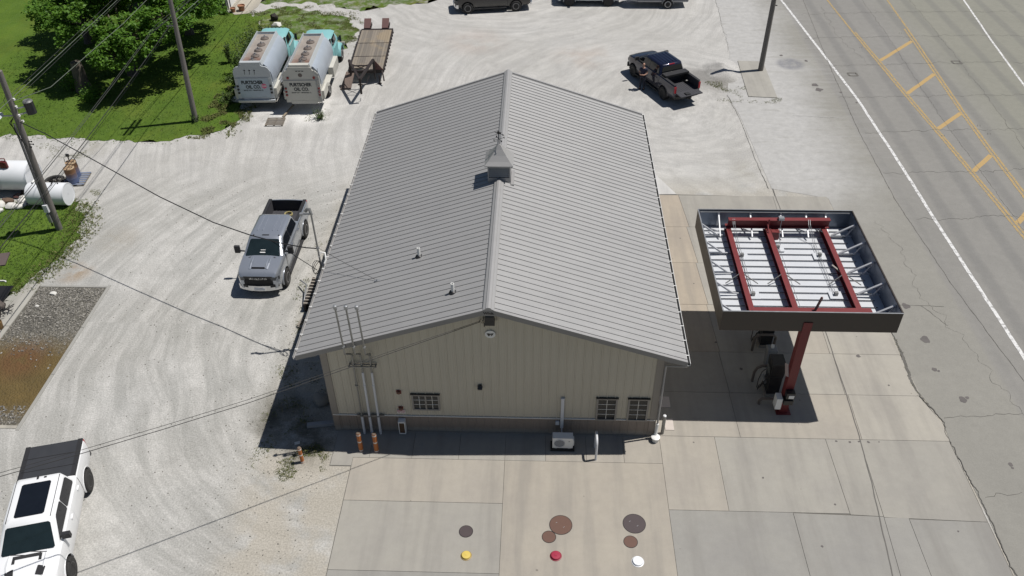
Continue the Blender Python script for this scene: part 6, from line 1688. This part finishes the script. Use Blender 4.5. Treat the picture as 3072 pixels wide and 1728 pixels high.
# odds at the left edge
sh_ = thing('brown_hatch_door', 'flat brown board lying in the lower lawn at the left edge', 'board', (-24.9, 10.35, .02), .25)
MB().bb(-1.1, .55, -.55, .5, 0, .06).build('board', plain('brown_board', (.10, .075, .07), .8), sh_); MB().bb(-.06, -.03, -.55, .5, .061, .075).build('seam', M_dark, sh_)
o = thing('white_pipe', 'short white plastic pipe lying on the lower lawn', 'pipe', (-23.9, 8.75, .06)); MB().tube([(-.35, 0, 0), (.25, 0, 0), (.33, -.03, 0), (.36, -.1, 0)], .035, 8).build('pipe', M_white, o, 50)
o = thing('dark_scrap_heap', 'dark heap of mesh bags and rods beside the kerb at the left edge', 'scrap heap', (-22.45, 6.2, 0.05))
mb = MB()
for k in range(9): mb.rock((random.uniform(-.8, .15), random.uniform(-.45, .7), .18), random.uniform(.18, .34), k, (1, .9, .6), sub=2)
mb.build('bags', plain('mesh_bags', (.10, .085, .075), .9, var=.6, scale=14), o)
mb = MB()
for k in range(26):
    a = random.uniform(0, 6); c = Vector((random.uniform(-.8, .2), random.uniform(-.6, .9), random.uniform(.1, .3))); mb.beam(c, c + Vector((math.cos(a) * .5, math.sin(a) * .5, random.uniform(-.1, .3))), .03, .025)
mb.build('rods', M_dark, o)
o = thing('dark_sheet', 'black sheet of metal propped at the left edge above the scrap heap', 'metal sheet'); MB().add([(-25.5, 8.0, .3), (-22.75, 8.05, .35), (-22.95, 7.2, .1), (-25.5, 7.1, .1), (-25.5, 8.0, .26), (-22.75, 8.05, .31), (-22.95, 7.2, .05), (-25.5, 7.1, .05)], [(0, 1, 2, 3), (4, 7, 6, 5), (0, 4, 5, 1), (1, 5, 6, 2), (2, 6, 7, 3), (3, 7, 4, 0)]).build('sheet', M_black, o)
o = thing('brown_bucket', 'brown open bucket standing by the kerb next to the scrap heap', 'bucket', (-22.15, 5.45, .05))
MB().lathe([(.14, 0), (.18, .36), (.165, .36), (.15, .28), (.01, .27)], (0, 0, 0), 20).build('bucket', plain('brown_plastic', (.20, .12, .045), .5), o, 40)
o = thing('tyre_stack', 'two dark tyres lying by the kerb at the left edge', 'tyre stack', (-22.35, 4.85, .05))
for k in range(2): MB().lathe([(.30, .02), (.34, .1), (.30, .18), (.2, .18), (.18, .1), (.2, .02)], (0, 0, k * .18), 20).build('tyre', M_tyre, o, 50)
for i, (x, y, r, lb) in enumerate(((-21.4, 3.1, .10, 'small white stone at the left side of the stained gravel'), (-20.6, 1.35, .16, 'larger pale rock lying in the brown stained gravel'), (-20.9, 7.9, .14, 'white stone near the top of the gravel bed'), (-21.25, 7.0, .09, 'little white stone at the upper left of the gravel bed'))):
    tag(MB().rock((x, y, r * .35), r, i * 1.3, (1.2, .8, .6), sub=2).build('pale_stone', M_whstone, None, 35), lb, 'rock')
# debris along the left wall
pa = thing('slatted_pallet', 'weathered slatted pallet leaning against the left wall under the eave', 'pallet', (-8.35, 7.9, .0), 0)
for k in range(9): MB().bb(-.55, .35, -.95 + k * .22, -.86 + k * .22, .42, .46).build('plank', M_wood, pa)
for x in (-.5, .3): MB().bb(x - .05, x + .05, -1.0, 1.0, .02, .42).build('bearer', M_rust, pa)
o = thing('bent_pipe', 'thin bent grey pipe sticking out from the slatted pallet', 'pipe'); MB().tube([(-9.45, 8.75, .35), (-9.05, 8.3, .45), (-9.0, 7.2, .12)], .035, 8).build('pipe', M_galv, o, 50)
o = thing('timber_frame', 'two grey timbers forming an angle on the ground by the left wall', 'timber'); MB().beam((-8.75, 6.45, .15), (-8.95, 5.85, .1), .12, .08).beam((-8.95, 5.85, .06), (-8.2, 5.80, .06), .12, .08).build('timber', M_wood, o)
tag(MB().rock((-6.95, 1.45, .15), .36, 3, (1.1, .9, .8), sub=2).build('grey_boulder', plain('grey_boulder', (.22, .21, .19), .9), None, 35), 'grey boulder in the shade by the left front corner of the building', 'rock')
o = thing('concrete_post', 'grey concrete block lying in the shade at the left front corner', 'concrete block'); MB().beam((-7.25, .12, .08), (-6.12, .3, .08), .18, .14).build('block', plain('grey_block', (.30, .30, .30), .9), o)
o = thing('splash_block', 'small pale litter scrap in the shade below the boulder', 'litter'); MB().box((-7.45, -.72, .03), (.2, .12, .04), .3).build('scrap', M_whstone, o)
for i, (x, y, r, lb) in enumerate(((-17.9, 27.4, .32, 'pale boulder in the weeds left of the left oil truck'), (-17.7, 30.1, .26, 'pale rock among the bushes beside the left oil truck'), (-18.4, 39.6, .34, 'pale boulder on the grass behind the turquoise cabs'))):
    tag(MB().rock((x, y, r * .4), r, i + 4.3, (1.2, .9, .7), sub=2).build('pale_boulder', M_whstone, None, 35), lb, 'rock')
tag(MB().rock((-18.9, 40.9, .2), .3, 7, (1, .9, 1.1), sub=2).build('dark_stump', plain('charred_wood', (.03, .025, .02), .9), None, 35), 'small dark stump on the grass behind the left oil truck', 'stump')
for (x, y, r, lb) in ((-22.55, 42.45, .20, 'smaller terracotta pot by the white garage door'), (-21.95, 42.75, .27, 'larger terracotta pot by the white garage door')):
    o = thing('terracotta_pot', lb, 'flower pot', (x, y, .03))
    MB().lathe([(r * .7, 0), (r * .95, r * 1.35), (r * 1.08, r * 1.36), (r * 1.1, r * 1.65), (r * .95, r * 1.65), (r * .85, r * 1.3), (.01, r * 1.28)], (0, 0, 0), 22).build('pot', plain('terracotta', (.34, .17, .10), .85), o, 35)

# ================================================================ HOUSE CORNER
hs = thing('garage', 'dark sided garage corner with white door at the top left', 'garage', (-23.1, 43.1, 0))
M_sid = plain('dark_siding', (.035, .035, .050), .6, var=.2)
M_shing = plain('shingles', (.09, .085, .08), .9, var=.3, scale=6)
MB().bb(-7.5, 0, 0, 9, 0, 3.0).build('wall', M_sid, hs)
for k in range(14): MB().loft([[(x, -.03, .1 + k * .2), (x, -.002, .29 + k * .2), (x, -.0, .1 + k * .2)] for x in (-7.45, -.15)]).build('siding_board', M_sid, hs)
MB().bb(-.14, .03, -.05, -.001, .0, 3.0).bb(.001, .03, -.05, .25, 0, 3.0).build('corner_board', M_white, hs)
MB().bb(.001, .05, .45, 5.2, .02, 2.4).build('garage_door', M_white, hs)
MB().loft([[(-8, y, 2.9), (.6, y, 2.9), (-3.7, y, 4.9)] for y in (-.5, 9.5)]).build('roof', M_shing, hs)
dv = struct(MB().prism([(-23.05, 43.0), (-22.9, 42.6), (-22.3, 41.9), (-21.3, 42.2), (-20.95, 43.6), (-21.2, 52), (-23.05, 52)], -.05, .035).build('driveway', M_conc)); dv.color = (.40, .37, .31, 1)

# ================================================================ VEGETATION
def leaf_mat(name, a, b, tr=.35):
    t = NT(name); rnd = t.n('ShaderNodeNewGeometry').outputs['Random Per Island']
    col = t.mix(rnd, a, b); t.fin(col, .55, 0, .35)
    tl = t.n('ShaderNodeBsdfTranslucent'); t.set(tl.inputs[0], t.mix(.5, col, (.20, .34, .03)))
    mx = t.n('ShaderNodeMixShader'); mx.inputs[0].default_value = tr
    t.t.links.new(t.b.outputs[0], mx.inputs[1]); t.t.links.new(tl.outputs[0], mx.inputs[2]); t.t.links.new(mx.outputs[0], t.out.inputs[0])
    return t.mat
M_leaf = leaf_mat('maple_leaves', (.055, .135, .012), (.14, .28, .036), .38)
M_leaf2 = leaf_mat('bush_leaves', (.035, .075, .016), (.10, .15, .04), .25)
M_bark = plain('bark', (.10, .085, .07), .9, var=.35, scale=8)
def rv(s=1.0): return Vector((random.gauss(0, s), random.gauss(0, s), random.gauss(0, s)))
def leaf(mb, p_, s, droop=.3):
    d = rv().normalized(); d.z = d.z * .5 - droop * random.random(); d.normalize()
    n = (Vector((0, 0, 1)) + rv(.45)).normalized(); r = d.cross(n).normalized()
    a = p_; b = p_ + d * s * .5 + r * s * .36 + n * s * .06; c = p_ + d * s; e = p_ + d * s * .5 - r * s * .36 + n * s * .06
    mb.v += [tuple(a), tuple(b), tuple(c), tuple(e)]; k = len(mb.v) - 4
    mb.f += [(k, k + 1, k + 2), (k, k + 2, k + 3)]; mb.m += [0, 0]
def tree(label, base, height, blobs, nleaf, ls, group=None):
    T = thing('broadleaf_tree', label, 'tree', base, 0, group)
    tb = MB(); h0 = height * .32
    tb.tube([(0, 0, -.2), (0, 0, .25), (.05, .03, h0 * .6), (.08, .05, h0)], [.42, .30, .25, .22], 12)
    crown = MB(); tot = sum(b[3] ** 2 for b in blobs)
    for (bx, by, bz, br) in blobs:
        c = Vector((bx, by, bz)); st_ = Vector((.08, .05, h0 * random.uniform(.7, 1)))
        mid = st_.lerp(c, .5) + Vector((0, 0, .3)); tb.tube([st_, mid, c], [.12, .07, .03], 7)
        nc = int(26 * br); per = int(nleaf * br ** 2 / tot / nc)
        for _ in range(nc):
            d = rv().normalized(); d.z = d.z * .8 + .12
            q = c + Vector((d.x * br, d.y * br, d.z * br * .8)) * random.uniform(.55, 1.02)
            if random.random() < .45: tb.tube([c, c.lerp(q, .5) + rv(.1), q], [.035, .02, .008], 4)
            cs = random.uniform(.32, .62)
            for _ in range(per):
                e = rv().normalized() * cs * random.random() ** .5
                leaf(crown, q + Vector((e.x, e.y, e.z * .6 - .25 * (e.x ** 2 + e.y ** 2))), ls * random.uniform(.7, 1.25))
    tb.build('trunk', M_bark, T, 50)
    crown.build('crown', M_leaf, T, fixn=False)
    return T
tree('big leafy green tree spreading over the lawn, left of the crossarm pole', (-26.2, 31.2, 0), 8.0,
     [(-1.5, -1.5, 4.2, 2.1), (1.8, -2.6, 3.6, 1.9), (3.6, -.8, 4.0, 1.9), (-3.8, .4, 4.1, 1.9), (0, .8, 6.0, 2.4), (2.6, 1.6, 5.6, 2.1), (-2.4, 2.4, 5.4, 2.2), (.4, 3.8, 4.8, 2.2), (4.4, 2.6, 4.2, 1.8), (-4.8, 2.8, 3.8, 1.7), (1.0, -3.8, 2.9, 1.3)], 47000, .21)
tree('second leafy tree behind the big one, partly cut by the top edge', (-24.6, 38.2, 0), 7.0,
     [(0, -.8, 4.2, 2.0), (1.7, .6, 3.9, 1.7), (-2.0, .8, 4.4, 2.0), (.2, 2.2, 4.8, 1.9), (-3.6, -.6, 3.4, 1.4), (2.0, -1.4, 2.5, 1.1)], 20000, .20)
tree('small leafy tree at the top left corner behind the lawn', (-31.5, 36.5, 0), 6.5,
     [(0, 0, 4.0, 2.0), (1.8, .8, 4.0, 1.8), (-1.6, 1.2, 4.0, 1.7), (2.8, -1.2, 3.4, 1.5)], 13000, .20)
def bush(label, x, y, r, h, n, ls, mat=None, name='bush', cat='bush', group=None, stems=12):
    o = thing(name, label, cat, (x, y, 0), 0, group)
    fo = MB(); stt = MB()
    for k in range(stems):
        a = random.uniform(0, 2 * PI); rr = r * random.random() ** .6; tip = Vector((rr * math.cos(a), rr * math.sin(a), h * random.uniform(.55, 1.05)))
        stt.tube([(tip.x * .25, tip.y * .25, 0), tip * .55 + Vector((0, 0, h * .1)), tip], [.02, .014, .006], 4)
        for _ in range(n // stems):
            u = random.random() ** .7; c = Vector((tip.x * .25, tip.y * .25, 0)).lerp(tip, u) + rv(r * .15)
            c.z = abs(c.z); leaf(fo, c, ls * random.uniform(.6, 1.3), .1)
    stt.build('stems', M_bark, o, fixn=False); fo.build('foliage', mat or M_leaf2, o, fixn=False)
    return o
for args in (('dark bush closest to the tail of the left oil truck', -18.15, 29.0, .75, 1.5, 1500, .12), ('tall dark bush halfway along the left oil truck', -18.35, 31.2, .95, 2.3, 2600, .12), ('dark bush beside the left turquoise cab', -18.5, 33.4, .95, 2.2, 2400, .12),
             ('thin upright bush on the lawn left of the other bushes', -20.1, 33.2, .35, 1.6, 420, .11), ('bush in front of the left turquoise cab', -18.1, 35.9, .9, 1.6, 1700, .12), ('small yellowish bush at the lawn corner by the left oil truck', -18.5, 27.3, .7, .6, 700, .10)):
    bush(*args, group='bushes between the lawn and the oil trucks')
bush('small twiggy weed clump behind the right oil truck', -12.0, 25.1, .45, .6, 420, .07, stems=16)
bush('vine covered plants at the foot of the garage wall', -24.4, 42.4, .9, .55, 1500, .12, M_leaf)
bush('low vine at the garage corner next to the pots', -23.2, 42.2, .5, .45, 700, .11, M_leaf)
bush('leafy plants growing round the old stump under the big tree', -27.4, 27.7, 1.0, .7, 1500, .13, M_leaf)
bush('taller leafy vine on the left side of the old stump', -29.2, 29.0, .8, 1.4, 1600, .13, M_leaf)
bush('weed clump at the foot of the crossarm pole', -19.75, 24.55, .33, .5, 420, .08, M_leaf2)
st = thing('old_stump', 'tall grey broken tree stump in the shade under the big tree', 'stump', (-28.5, 28.8, 0))
MB().tube([(0, 0, -.1), (0, 0, .8), (.05, 0, 1.6), (.02, 0, 2.0)], [.55, .42, .38, .3], 12).build('trunk', M_bark, st, 40)
